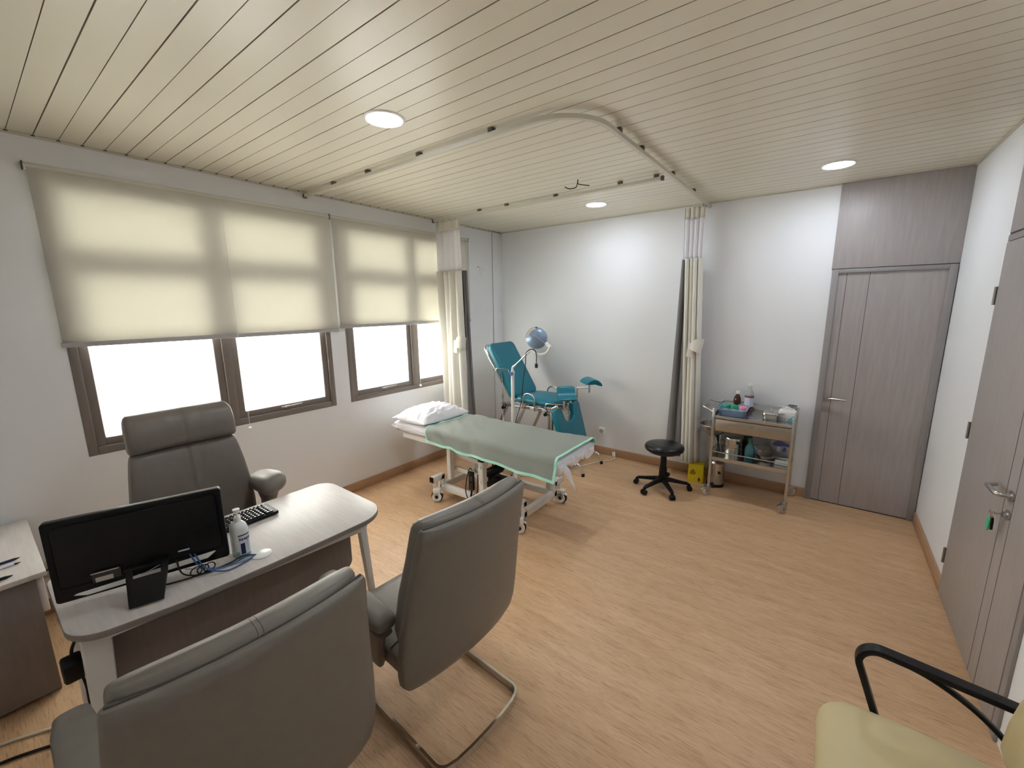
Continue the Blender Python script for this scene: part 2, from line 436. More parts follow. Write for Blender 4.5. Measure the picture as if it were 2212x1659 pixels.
# ------------------------------------------------------------------ doors
def door_back():
    r = sroot('door_1', (0.355, D, 0), 'grey laminate door in the back wall', 'door'); o = r.location
    x0, x1, zt = -0.022, 0.738, 2.105
    g = G(); w = 0.046; y = D - 0.028
    g.span((x0, y, 0), (x0 + w, D + 0.0, zt), 0.003); g.span((x1 - w, y, 0), (x1, D, zt), 0.003); g.span((x0 + w, y, zt - 0.032), (x1 - w, D, zt), 0.003)
    g.build('door_frame', M['doorframe'], r, o)
    g = G(); g.span((x0 + w, D - 0.009, 0.008), (x1 - w, D - 0.001, zt - 0.032)); lf = g.build('door_leaf', M['door'], r, o)
    g = G()
    for xx in (0.082, 0.232): g.span((xx - 0.0025, D - 0.0096, 0.01), (xx + 0.0025, D - 0.0086, zt - 0.034))
    g.build('leaf_groove', M['doorgroove'], lf, o)
    g = G(); g.span((x0 - 0.006, D - 0.016, zt + 0.006), (R - 0.001, D, H - 0.002), 0.002); g.build('overpanel', M['door'], r, o)
    g = G(); g.span((x0 - 0.004, D - 0.012, zt), (R - 0.002, D, zt + 0.007)); g.build('shadow_gap', M['slot'], r, o)
    g = G(); zh = 0.987; xh = 0.062
    g.cyl((xh, D - 0.009, zh), (xh, D - 0.017, zh), 0.026); g.tube(fillet([(xh, D - 0.016, zh), (xh, D - 0.055, zh), (xh + 0.125, D - 0.055, zh - 0.003)], 0.018), 0.0095, 12)
    g.build('handle', M['steel'], r, o)
    g = G(); g.cyl((xh - 0.006, D - 0.009, 0.885), (xh - 0.006, D - 0.014, 0.885), 0.024); g.build('lock', M['steeldull'], r, o)
    g = G(); g.span((x0 + w - 0.004, D - 0.012, 0), (x1 - w + 0.004, D - 0.0, 0.006)); g.build('threshold_gap', M['slot'], r, o)
door_back()
def door_right():
    r = sroot('door_2', (R, 2.98, 0), 'grey laminate door in the right wall with a key in its lock', 'door'); o = r.location
    y1, y0, zt = 3.522, 2.42, 2.155
    g = G(); g.span((R - 0.012, y0 - 0.05, zt - 0.012), (R, y1 - 0.002, zt + 0.022), 0.003); g.span((R - 0.012, y0 - 0.05, 0), (R, y0, zt - 0.012), 0.003)
    g.build('door_frame', M['doorframe'], r, o)
    g = G(); g.span((R - 0.014, y0 + 0.003, 0.008), (R - 0.001, y1 - 0.004, zt - 0.016), 0.002); lf = g.build('door_leaf', M['door'], r, o)
    g = G()
    for yy in (2.79, 2.68): g.span((R - 0.0147, yy - 0.003, 0.01), (R - 0.0137, yy + 0.003, zt - 0.02))
    g.build('leaf_groove', M['doorgroove'], lf, o)
    g = G(); g.span((R - 0.014, y0 - 0.05, zt + 0.03), (R, y1 - 0.025, H - 0.013), 0.002); g.build('overpanel', M['door'], r, o)
    g = G(); g.span((R - 0.011, y0 - 0.05, zt + 0.021), (R, y1 - 0.02, zt + 0.031)); g.build('shadow_gap', M['slot'], r, o)
    for z in (1.855, 1.075, 0.26):
        g = G(); g.cyl((R - 0.018, y1 + 0.004, z - 0.05), (R - 0.018, y1 + 0.004, z + 0.05), 0.0075, seg=12)
        for k in range(4): g.cyl((R - 0.018, y1 + 0.004, z - 0.035 + k * 0.023), (R - 0.018, y1 + 0.004, z - 0.033 + k * 0.023), 0.0082, seg=12)
        g.span((R - 0.004, y1 - 0.0, z - 0.05), (R - 0.0005, y1 + 0.012, z + 0.05)); g.build('hinge', M['hinge'], r, o)
    zh, yh = 0.975, 2.705
    g = G(); g.cyl((R - 0.014, yh, zh), (R - 0.022, yh, zh), 0.026)
    g.tube(fillet([(R - 0.02, yh, zh), (R - 0.065, yh, zh), (R - 0.065, yh + 0.135, zh - 0.004), (R - 0.03, yh + 0.165, zh - 0.004)], 0.022), 0.0105, 12)
    g.build('handle', M['steel'], r, o)
    g = G(); g.cyl((R - 0.014, yh, 0.885), (R - 0.022, yh, 0.885), 0.024); g.cyl((R - 0.02, yh, 0.885), (R - 0.034, yh, 0.885), 0.014); g.build('lock', M['steel'], r, o)
door_right()
def key():
    y, z = 2.705, 0.885
    r = root('key', (R - 0.05, y, z), 'key with green plastic tag hanging from a door lock', 'key'); o = r.location
    g = G(); g.beam((R - 0.034, y, z), (R - 0.054, y, z), 0.003, 0.008, 0.0005); g.cyl((R - 0.062, y, z - 0.0015), (R - 0.062, y, z + 0.0015), 0.013); g.build('key_blade', M['steel'], r, o)
    g = G(); pts = [(R - 0.060 + 0.0 * k, y + 0.03 + 0.02 * math.cos(2 * PI * k / 20), z - 0.018 + 0.02 * math.sin(2 * PI * k / 20)) for k in range(20)]; g.tube(pts, 0.0014, 6, True); g.build('key_ring', M['steel'], r, o)
    g = G(); g.box((R - 0.058, y + 0.052, z - 0.075), (0.008, 0.034, 0.062), 0.004, rot=Matrix.Rotation(0.15, 3, 'X')); g.build('key_tag', M['keygreen'], r, o)
    g = G(); g.box((R - 0.052, y + 0.036, z - 0.045), (0.008, 0.03, 0.022), 0.004); g.beam((R - 0.05, y + 0.034, z - 0.05), (R - 0.05, y + 0.03, z - 0.095), 0.004, 0.01, 0.001); g.build('spare_key', M['black'], r, o)
key()

# ------------------------------------------------------------------ roller blinds
def blind(y0, y1, zb, label, cords):
    r = root('roller_blind', (W + 0.05, (y0 + y1) / 2, zb), label, 'blind', group='roller blinds on the window wall'); o = r.location
    xf = W + 0.03
    g = G(); g.cyl((xf - 0.012, y0, 2.628), (xf - 0.012, y1, 2.628), 0.02, seg=24); g.build('roller', M['blind'], r, o)
    for y in (y0 - 0.001, y1 + 0.001):
        g = G(); g.span((W, y - 0.003, 2.606), (xf + 0.008, y + 0.003, 2.650), 0.002); g.build('bracket', M['trackdark'], r, o)
    a, b = y0 + 0.010, y1 - 0.001
    g = G(); g.grid(lambda u, v: (xf + 0.006 + 0.0015 * math.sin(u * 9) * (1 - v), a + (b - a) * u, zb + 0.015 + (2.628 - zb - 0.015) * v), 24, 10); g.build('fabric', M['blind'], r, o, solid=0.0008)
    g = G(); g.span((xf - 0.002, a - 0.006, zb - 0.012), (xf + 0.014, b + 0.0005, zb + 0.018), 0.004); g.build('bottom_bar', M['greybar'], r, o)
    for y, z in cords:
        g = G(); g.tube([(xf + 0.02, y, 2.61), (xf + 0.02, y, z + 0.012)], 0.0014, 6); c = g.build('pull_cord', M['white'], r, o)
        g = G(); g.ball((xf + 0.02, y, z), 0.013); g.build('cord_weight', M['white'], c, o)
blind(0.365, 2.149, 1.628, 'wide cream roller blind half drawn over the window nearer the desk', [(1.305, 0.895)])
blind(2.157, 3.955, 1.655, 'cream roller blind half drawn over the window nearer the curtain', [(3.075, 0.96)])

# ------------------------------------------------------------------ ceiling lights
def clight(x, y, label, first=None):
    if first: return dup(first, (x, y, H), label)
    r = root('ceiling_light', (x, y, H), label, 'light', group='round recessed ceiling lights')
    g = G(); g.lathe([(0.093, -0.001), (0.093, -0.006), (0.098, -0.007), (0.107, -0.003), (0.108, 0.0), (0.108, 0.004), (0.093, 0.004)], seg=48); g.build('trim_ring', M['white'], r)
    g = G(); g.lathe([(0.0, -0.011), (0.05, -0.0105), (0.08, -0.008), (0.0928, -0.004), (0.0928, 0.002), (0.0, 0.002)], seg=48); g.build('diffuser', M['lamp'], r)
    return r
cl = clight(-1.966, 1.522, 'lit round ceiling light between the wide blind and the curved curtain track')
clight(-1.94, 3.97, 'lit round ceiling light above the teal chair', cl)
clight(-0.06, 1.52, 'lit round ceiling light on the side of the beige armchair', cl)
clight(-0.06, 3.995, 'lit round ceiling light in front of the back door', cl)

# ------------------------------------------------------------------ curtain tracks
def track(name, pts, label, clips, ends):
    p0 = Vector(pts[0]); r = root(name, p0, label, 'curtain track'); o = r.location
    g = G(); pr = [(-0.012, -0.011), (0.012, -0.011), (0.014, 0.011), (-0.014, 0.011)]
    g.sweep(pts, pr, up=(0, 0, 1)); g.build('rail', M['track'], r, o)
    for c in clips:
        g = G(); g.box((c[0], c[1], H - 0.012), (0.034, 0.034, 0.024), 0.004); g.build('ceiling_clip', M['trackdark'], r, o)
    for e in ends:
        g = G(); g.box((e[0], e[1], H - 0.034), (0.022, 0.030, 0.034), 0.004); g.build('end_stop', M['trackdark'], r, o)
    return r
zt = H - 0.033
pa = fillet([(W + 0.02, 1.958, zt), (-1.045, 1.958, zt), (-1.045, D - 0.002, zt)], 0.30, 14)
track('curtain_track', pa, 'long curved ceiling curtain track around the examination bed', [(-3.2, 1.958), (-2.75, 1.958), (-2.2, 1.958), (-1.6, 1.958), (-1.045, 2.4), (-1.045, 2.75), (-1.045, 3.4), (-1.045, 4.0)], [(W + 0.02, 1.958)])
track('curtain_track', [(-3.63, 3.39, zt), (-1.105, 3.39, zt)], 'short straight ceiling curtain track between the bed and the teal chair', [(-2.95, 3.39), (-2.6, 3.39), (-2.05, 3.39), (-1.45, 3.39), (-1.16, 3.39)], [(-3.63, 3.39), (-1.115, 3.39)])

# loose wires
r = root('loose_wires', (-1.69, 3.125, H), 'bare wire ends dangling from the ceiling planks', 'wire'); o = r.location
g = G(); g.tube(spline([(-1.69, 3.125, H), (-1.692, 3.12, H - 0.035), (-1.70, 3.11, H - 0.06), (-1.745, 3.09, H - 0.066), (-1.775, 3.07, H - 0.05)]), 0.0035, 8)
g.tube(spline([(-1.69, 3.127, H), (-1.688, 3.125, H - 0.03), (-1.65, 3.12, H - 0.045), (-1.59, 3.13, H - 0.06)]), 0.0035, 8); g.build('wire_pair', M['blackm'], r, o)

# ------------------------------------------------------------------ curtains
def fold_sheet(x0t, x1t, x0b, x1b, yt, yb, zt_, zb_, n, amp, phase=0.0, nv=24, jit=0.0):
    def f(u, v):
        z = zb_ + (zt_ - zb_) * v
        a = x0b + (x0t - x0b) * v; b = x1b + (x1t - x1b) * v; y = yb + (yt - yb) * v
        w = math.sin(2 * PI * n * u + phase); w2 = 0.22 * math.sin(2 * PI * n * 0.53 * u + 1.7 + 1.2 * v)
        am = amp * (0.85 + 0.3 * (1 - v)); sl = jit * math.sin(5.1 * u + 2.2 * (1 - v)) * (1 - v)
        return (a + (b - a) * u + 0.25 * amp * math.cos(2 * PI * n * u + phase), y + am * (w + w2) + sl, z)
    return f
def curtain(cx, cy, label, top, spec, tie, trk):
    r = root('curtain', (cx, cy, 0), label, 'curtain', group='bunched cubicle curtains'); o = r.location
    x0, x1, y = top
    g = G(); g.grid(fold_sheet(x0, x1, x0, x1, y, y, 2.745, 2.645, 4.5, 0.013, nv=4), 110, 4); g.build('header_band', M['curt'], r, o, solid=0.003)
    zs = spec['split']
    g = G(); g.grid(fold_sheet(x0, x1, spec['sx'][0], spec['sx'][1], y, y, 2.645, zs, 4.5, 0.011), 110, 10); g.build('net_panel', M['meshcloth'], r, o, solid=0.0015)
    bx = spec['beige']
    g = G(); g.grid(fold_sheet(bx[0], bx[1], bx[2], bx[3], y - 0.01, y + spec['dy'], zs + 0.006, spec['zb'], 4.0, 0.045, 0.6, jit=0.03), 110, 30); g.build('fabric_panel', M['curt'], r, o, solid=0.003)
    gx = spec['grey']
    g = G(); g.grid(fold_sheet(gx[0], gx[1], gx[2], gx[3], y + 0.055, y + 0.055 + spec['dy'], zs + 0.008, spec['zb'] + 0.02, 2.2, 0.028, 2.0, jit=0.02), 70, 30); g.build('lining_panel', M['lining'], r, o, solid=0.003)
    # tie-back: a short cloth loop standing out from the bunch
    tx, ty, tz = tie
    pts = spline([(tx - 0.05, ty - 0.03, tz), (tx - 0.01, ty - 0.055, tz + 0.01), (tx + 0.035, ty - 0.045, tz + 0.005), (tx + 0.055, ty - 0.005, tz - 0.005), (tx + 0.03, ty + 0.04, tz - 0.005), (tx - 0.02, ty + 0.05, tz)], 5)
    rings = []
    for i, p in enumerate(pts):
        t = i / (len(pts) - 1); h = 0.030 + 0.042 * math.sin(PI * min(1, t * 1.1)); tt = (pts[min(i + 1, len(pts) - 1)] - pts[max(i - 1, 0)]).normalized(); nn = Vector((-tt.y, tt.x, 0)) * 0.0025
        rings.append([p + nn + Vector((0.25 * h, 0, h)), p + nn - Vector((0.1 * h, 0, h)), p - nn - Vector((0.1 * h, 0, h)), p - nn + Vector((0.25 * h, 0, h))])
    g = G(); g.loft(rings); g.box((tx - 0.045, ty - 0.036, tz - 0.045), (0.055, 0.005, 0.14), 0.0015, rot=Matrix.Rotation(0.12, 3, 'Y')); g.build('tie_back', M['curt'], r, o)
    for hx, hy in trk:
        g = G(); g.cyl((hx, hy, 2.735), (hx, hy, 2.757), 0.003, seg=8); g.build('runner', M['trackdark'], r, o)
curtain(-3.40, 3.39, 'cream and grey cubicle curtain bunched beside the window wall', (-3.60, -3.235, 3.39),
        dict(split=2.21, sx=(-3.60, -3.215), beige=(-3.605, -3.24, -3.575, -3.20), grey=(-3.30, -3.205, -3.30, -3.13), zb=0.20, dy=0.0), (-3.235, 3.35, 1.44),
        [(-3.57, 3.39), (-3.47, 3.39), (-3.38, 3.39), (-3.29, 3.39)])
curtain(-1.14, 4.45, 'cream and grey cubicle curtain bunched against the back wall by the trolley', (-1.235, -1.04, 4.46),
        dict(split=2.26, sx=(-1.225, -1.045), beige=(-1.20, -1.045, -1.125, -0.955), grey=(-1.245, -1.15, -1.31, -1.06), zb=0.205, dy=-0.01), (-1.035, 4.42, 1.42),
        [(-1.06, 4.43), (-1.055, 4.47), (-1.05, 4.50)])

# ------------------------------------------------------------------ casters
def caster(parent, o, p, h=0.10, rw=0.045, w=0.03, ang=0.0, wheel=None, body=None, shroud=False, brake=False):
    """swivel caster under point p (top plate at p.z); wheel centre at p.z-h+rw"""
    p = Vector(p); d = Vector((math.cos(ang), math.sin(ang), 0)); n = Vector((-d.y, d.x, 0)); zc = p.z - h + rw; off = 0.02
    c = p + d * off; c.z = zc
    g = G(); g.cyl(Vector((p.x, p.y, min(p.z - 0.018, zc + rw + 0.004))), p, 0.012)
    if shroud:
        for sgn in (-1, 1):
            q = c + n * (w / 2 + 0.007) * sgn
            g.cyl(q - n * 0.006, q + n * 0.006, rw * 0.80)
            poly = [(-0.030, 0.0), (0.032, 0.0), (0.034, rw + 0.02), (-0.034, rw + 0.02)]
            g.prism(poly, q - n * 0.006, d, (0, 0, 1), n, 0.012, 0.002)
        top = c + Vector((0, 0, rw + 0.012)); g.box(top, (0.066, 0.05, 0.022), 0.006, rot=Matrix.Rotation(ang, 3, 'Z'))
        g.beam(c + d * 0.028 + Vector((0, 0, rw * 0.8)), c + d * 0.058 + Vector((0, 0, rw * 0.55)), 0.03, 0.008, 0.002)
    else:
        for sgn in (-1, 1):
            q = c + n * (w / 2 + 0.004) * sgn
            g.prism([(-0.014, -0.012), (0.012, -0.012), (0.016, rw + 0.012), (-0.034, rw + 0.012)], q - n * 0.0015, d, (0, 0, 1), n, 0.003, 0.0005)
        g.box(c - d * 0.008 + Vector((0, 0, rw + 0.012)), (0.056, w + 0.012, 0.006), 0.0015, rot=Matrix.Rotation(ang, 3, 'Z'))
        if brake: g.beam(c + d * 0.012 + Vector((0, 0, rw + 0.006)), c + d * 0.062 + Vector((0, 0, rw * 0.7)), w, 0.006, 0.002)
    g.cyl(c - n * (w / 2 + 0.014), c + n * (w / 2 + 0.014), 0.009, seg=16)
    ob = g.build('caster', body or M['steel'], parent, o)
    g = G(); k = w / 2
    if shroud: g.cyl(c - n * (k + 0.0165), c + n * (k + 0.0165), 0.016, seg=18)
    prof = [(0.006, -k), (rw * 0.72, -k), (rw * 0.9, -k * 0.9), (rw, -k * 0.5), (rw, k * 0.5), (rw * 0.9, k * 0.9), (rw * 0.72, k), (0.006, k)]
    g.lathe(prof, c, n, 28); g.build('wheel', wheel or M['blackm'], ob, o)
    return ob

# ------------------------------------------------------------------ examination bed
def exam_bed():
    r = root('examination_bed', (-2.40, 2.84, 0), 'white steel examination bed on casters with a white sheeted mattress', 'bed'); o = r.location
    wm = M['whitemetal']
    yN, yF, xH, xT = 2.615, 3.10, -2.845, -1.875
    g = G(); zl = 0.125
    for y in (yN, yF): g.beam((xH, y, zl), (xT, y, zl), 0.05, 0.06, 0.004)
    for x in (xH, xT): g.beam((x, yN - 0.02, zl), (x, yF + 0.02, zl), 0.05, 0.06, 0.004)
    for x in (xH, xT):
        for y, s in ((yN, -1), (yF, 1)):
            g.beam((x, y, 0.10), (x, y, 0.245), 0.05, 0.05, 0.004)
            g.beam((x, y + 0.02 * -s, 0.225), (x, y + 0.125 * s, 0.225), 0.05, 0.055, 0.004)
    g.build('base_frame', wm, r, o)
    for x in (xH, xT):
        for y, s in ((yN, -1), (yF, 1)):
            g = G(); g.box((x, y + 0.127 * s, 0.225), (0.048, 0.006, 0.052), 0.001); g.build('end_cap', M['black'], r, o)
            caster(r, o, (x + 0.005, y + 0.095 * s, 0.199), 0.199, 0.056, 0.034, 0.62 if s < 0 else 0.12, M['blackm'], M['white'], True)
    # parallelogram lift: base posts, hanging posts, link bars
    for y in (yN, yF):
        s = 1 if y == yN else -1
        g = G(); g.beam((-2.315, y, 0.15), (-2.315, y, 0.49), 0.055, 0.055, 0.004)
        for z in (0.44, 0.30):
            g.cyl((-2.315, y - 0.036, z), (-2.315, y + 0.036, z), 0.012, seg=6)
        p = g.build('lift_post', wm, r, o)
        g = G(); g.box((-2.315, y, 0.496), (0.058, 0.058, 0.016), 0.003); g.build('post_cap', M['black'], p, o)
        g = G(); g.beam((-2.705, y - 0.005 * s, 0.235), (-2.705, y - 0.005 * s, 0.56), 0.055, 0.045, 0.004)
        for z in (0.46, 0.32): g.cyl((-2.705, y - 0.036, z), (-2.705, y + 0.036, z), 0.012, seg=6)
        g.build('hanging_post', wm, r, o)
        yy = y + 0.045 * s
        for za, zb in ((0.475, 0.445), (0.335, 0.305)):
            g = G(); g.beam((-2.72, yy, za), (-2.30, yy, zb), 0.025, 0.04, 0.003); g.build('link_bar', wm, r, o)
        g = G(); g.beam((-1.93, y - 0.01 * s, 0.10 if y == yF else 0.40), (-1.93, y - 0.01 * s, 0.57), 0.042, 0.042, 0.003); g.build('foot_post', wm, r, o)
    # upper frame and boards
    g = G()
    for y in (2.56, 3.12): g.beam((-3.30, y, 0.575), (-1.55, y, 0.575), 0.03, 0.05, 0.003)
    for x in (-3.28, -2.7, -2.2, -1.57): g.beam((x, 2.56, 0.575), (x, 3.12, 0.575), 0.03, 0.045, 0.003)
    g.build('upper_frame', wm, r, o)
    g = G(); g.span((-3.40, 2.535, 0.598), (-1.51, 3.145, 0.612), 0.004); g.build('deck', M['putty'], r, o)
    # mattress with sheet, slightly bagged
    def matt():
        rings = []; n = 64
        for i in range(41):
            t = i / 40; x = -3.46 + t * (1.955)
            e = min(t, 1 - t); q = min(1.0, e / 0.035); q = math.sqrt(max(0.02, 1 - (1 - q) ** 2))
            ring = []
            for u, v in sring(n, 5):
                p = Vector((x, 2.84 + u * 0.312, 0.657 + v * 0.053 * q))
                nz = noise.noise(Vector((x * 9, u * 3, v * 5))) * 0.012 + noise.noise(Vector((x * 28, u * 4, v * 9))) * (0.007 if t > 0.9 or t < 0.2 else 0.002)
                p.y += nz * (1 if abs(u) > 0.8 else 0.2); p.z += nz * 0.5; p.x += nz * (1.5 if e < 0.03 else 0.2)
                p.y = 2.84 + (p.y - 2.84) * (0.97 + 0.03 * q)
                ring.append(p)
            rings.append(ring)
        g = G(); g.loft(rings); return g
    mt = matt().build('mattress', M['sheet'], r, o, angle=80)
    # knotted sheet end hanging at the foot
    pts = spline([(-1.50, 2.615, 0.64), (-1.475, 2.63, 0.59), (-1.465, 2.66, 0.53), (-1.45, 2.69, 0.46), (-1.44, 2.70, 0.40)], 6)
    rings = []
    for i, p in enumerate(pts):
        t = i / (len(pts) - 1); w = 0.022 + 0.012 * math.sin(t * 5); w *= (1.0 if t < 0.85 else (1 - t) / 0.15 * 0.8 + 0.2)
        rings.append([p + Vector((0.35 * w * u * math.cos(3 * t) , w * u, 0)) + Vector((0.006 * v, 0, 0)) for u, v in sring(10, 2)])
    g = G(); g.loft(rings); g.build('sheet_tie', M['sheet'], mt, o)
    rings = []
    for i in range(31):
        t = i / 30; y = 2.53 + 0.62 * t
        z0 = 0.602 - 0.030 * (0.5 + 0.5 * math.sin(t * 17)) - 0.012 * math.sin(t * 41); x = -1.505 + 0.014 * math.sin(t * 23)
        rings.append([(x - 0.02, y, 0.66), (x + 0.012, y, 0.655), (x + 0.014 + 0.006 * math.sin(t * 37), y, 0.63), (x + 0.004, y, z0), (x - 0.02, y, z0 + 0.004)])
    g = G(); g.loft(rings); g.build('sheet_skirt', M['sheet'], mt, o, angle=80)
    # actuator
    g = G(); g.cyl((-2.56, 2.86, 0.16), (-2.36, 2.86, 0.30), 0.035); g.cyl((-2.36, 2.86, 0.30), (-2.16, 2.86, 0.46), 0.016)
    g.cyl((-2.43, 2.80, 0.28), (-2.30, 2.86, 0.36), 0.045); g.box((-2.36, 2.87, 0.20), (0.20, 0.12, 0.12), 0.02); g.build('actuator', M['black'], r, o)
    g = G(); g.tube(spline([(-2.36, 2.80, 0.34), (-2.30, 2.76, 0.46), (-2.24, 2.80, 0.50), (-2.18, 2.82, 0.44), (-2.3, 2.78, 0.30), (-2.42, 2.74, 0.2)]), 0.006, 8); g.build('motor_cable', M['blackm'], r, o)
exam_bed()
def handset():
    r = root('bed_handset', (-2.41, 2.575, 0.17), 'black wired bed handset hanging from the near rail of the examination bed', 'remote control'); o = r.location
    g = G(); g.box((-2.41, 2.572, 0.30), (0.058, 0.026, 0.17), 0.008); g.build('handset_body', M['black'], r, o)
    g = G()
    for k in range(3):
        for s in (-1, 1): g.box((-2.41 + 0.013 * s, 2.557, 0.34 - 0.03 * k), (0.014, 0.006, 0.016), 0.003)
    g.build('buttons', M['keycap'], r, o)
    g = G(); g.tube(spline([(-2.41, 2.572, 0.215), (-2.415, 2.56, 0.15), (-2.44, 2.555, 0.125), (-2.47, 2.555, 0.20), (-2.45, 2.57, 0.36), (-2.43, 2.58, 0.41), (-2.40, 2.575, 0.40)]), 0.0045, 8)
    g.tube(spline([(-2.405, 2.572, 0.215), (-2.40, 2.555, 0.10), (-2.36, 2.56, 0.16), (-2.345, 2.58, 0.24), (-2.36, 2.60, 0.36)]), 0.0045, 8)
    g.tube(spline([(-2.415, 2.572, 0.215), (-2.425, 2.56, 0.11), (-2.40, 2.555, 0.14), (-2.37, 2.56, 0.19)]), 0.004, 8); g.build('handset_cable', M['blackm'], r, o)
handset()

def pillow():
    cx, cy, cz = -3.165, 2.815, 0.712; sx, sy = 0.235, 0.315
    def f(sgn):
        def q(u, v):
            a, b = 2 * u - 1, 2 * v - 1
            k = max(0.0, (1 - abs(a) ** 2.3)) ** 0.55 * max(0.0, (1 - abs(b) ** 2.3)) ** 0.55
            pin = 1 - 0.07 * (1 - a * a) * 0 
            x = a * sx * (1 - 0.075 * (1 - b * b) * (abs(a) ** 3) ); y = b * sy * (1 - 0.06 * (1 - a * a) * (abs(b) ** 3))
            h = 0.135 if sgn > 0 else 0.012
            wr = (noise.noise(Vector((a * 3.1, b * 2.4, 5))) * 0.5 + noise.noise(Vector((a * 7 + b * 5, b * 4 - a * 2, 9)))) * 0.016 * min(1, k * 1.6) * (0.4 + abs(a) ** 2 + abs(b) ** 2)
            droop = -0.0 * abs(a)
            z = sgn * h * k + (wr if sgn > 0 else 0) + 0.022 * abs(a * b) ** 2 + droop + 0.012
            return Vector((cx + x, cy + y, cz + z))
        return q
    g = G(); g.grid(f(1), 56, 56); g.grid(f(-1), 56, 56)
    bmesh.ops.remove_doubles(g.bm, verts=g.bm.verts, dist=0.0008)
    ob = g.build('pillow', M['sheet'], None, (cx, cy, cz), angle=120); ob.location = (cx, cy, cz)
    tag(ob, 'plump white pillow at the window end of the examination bed', 'pillow')
pillow()

def blanket():
    x0, x1 = -2.925, -1.497; yN, yF, zt_ = 2.505, 3.150, 0.716
    def section(x, t):
        dropN = 0.125 + 0.035 * t ** 1.5 + 0.001 * math.sin(t * 9); dropF = 0.05
        r = 0.055
        # polyline from far hem over the top to near hem
        pts = []
        top = zt_ + 0.004 * math.sin(x * 11) + 0.010 * max(0, 0.5 - t)
        L = (yF - yN)
        ys = [(yF + 0.012, top - dropF), (yF + 0.012, top - r)]
        for k in range(7):
            a = k / 6 * PI / 2; ys.append((yF + 0.012 - r + r * math.cos(a), top - r + r * math.sin(a)))
        for k in range(1, 14): ys.append((yF - r + 0.012 - (L - 2 * r + 0.024) * k / 14, top))
        for k in range(7):
            a = k / 6 * PI / 2; ys.append((yN - 0.012 + r - r * math.sin(a), top - r + r * math.cos(a)))
        for k in range(1, 9):
            q = k / 8; ys.append((yN - 0.012 - 0.035 * q * (0.4 + t) , top - r - (dropN - r) * q))
        return ys
    nx = 70; rows = []
    for i in range(nx + 1):
        t = i / nx; x = x0 + (x1 - x0) * t; row = []
        ys = section(x, t); m = len(ys)
        for j, (y, z) in enumerate(ys):
            side = max(0.0, (j - (m - 15)) / 15.0)
            wr = 0.0045 * max(0.0, 1 - 1.5 * t) * math.sin(46 * (y * 0.9 + x * 0.55) + 4 * noise.noise(Vector((x * 3, y * 3, 7)))) + noise.noise(Vector((x * 4.0, y * 6.0, 3))) * 0.005 + noise.noise(Vector((x * 13 + y * 9, z * 10, 1))) * (0.003 + 0.005 * (1 - t))
            crease = (0.017 - 0.008 * t) * math.sin(x * 21 + z * 26 + 3 * noise.noise(Vector((x * 3, z * 4, 0)))) * side
            # the cloth pulls up towards the pillow corner
            sk = -0.035 * side * (1 - t) ** 6
            row.append(Vector((x + 0.02 * side * math.sin(t * 6) - sk + 0.03 * side * (t > 0.95), y - crease * 0.9 - 0.3 * wr, z + wr + (0.003 if j < m - 8 else 0))))
        rows.append(row)
    m = len(rows[0])
    g = G(); g._new([p for r_ in rows for p in r_], [(i * m + j, i * m + j + 1, (i + 1) * m + j + 1, (i + 1) * m + j) for i in range(nx) for j in range(m - 1)])
    c = Vector((-2.23, 2.84, zt_))
    ob = g.build('blanket', M['blanket'], None, c, angle=120, solid=0.004); ob.location = c
    tag(ob, 'grey-green blanket with mint edging spread over the examination bed', 'blanket')
    def binding(path):
        pr = [(-0.004, -0.011), (0.004, -0.011), (0.004, 0.011), (-0.004, 0.011)]
        return path
    g = G()
    border = [rows[i][m - 1] for i in range(nx + 1)]
    def ribbon(path, inner):
        vs = []; fs = []; n = len(path)
        rings = []
        for i in range(n):
            p = path[i]; q = inner[i]; d = (q - p).normalized()
            t = (path[min(i + 1, n - 1)] - path[max(i - 1, 0)]).normalized(); nn = t.cross(d).normalized() * 0.0042
            rings.append([p - d * 0.003 + nn, p + d * 0.018 + nn, p + d * 0.018 - nn, p - d * 0.003 - nn])
        g.loft(rings)
    ribbon(border, [rows[i][m - 3] for i in range(nx + 1)])
    ribbon([rows[i][0] for i in range(nx + 1)], [rows[i][1] for i in range(nx + 1)])
    ribbon(rows[nx], rows[nx - 2]); ribbon(rows[0], rows[2])
    g.build('edging', M['mint'], ob, c)
blanket()

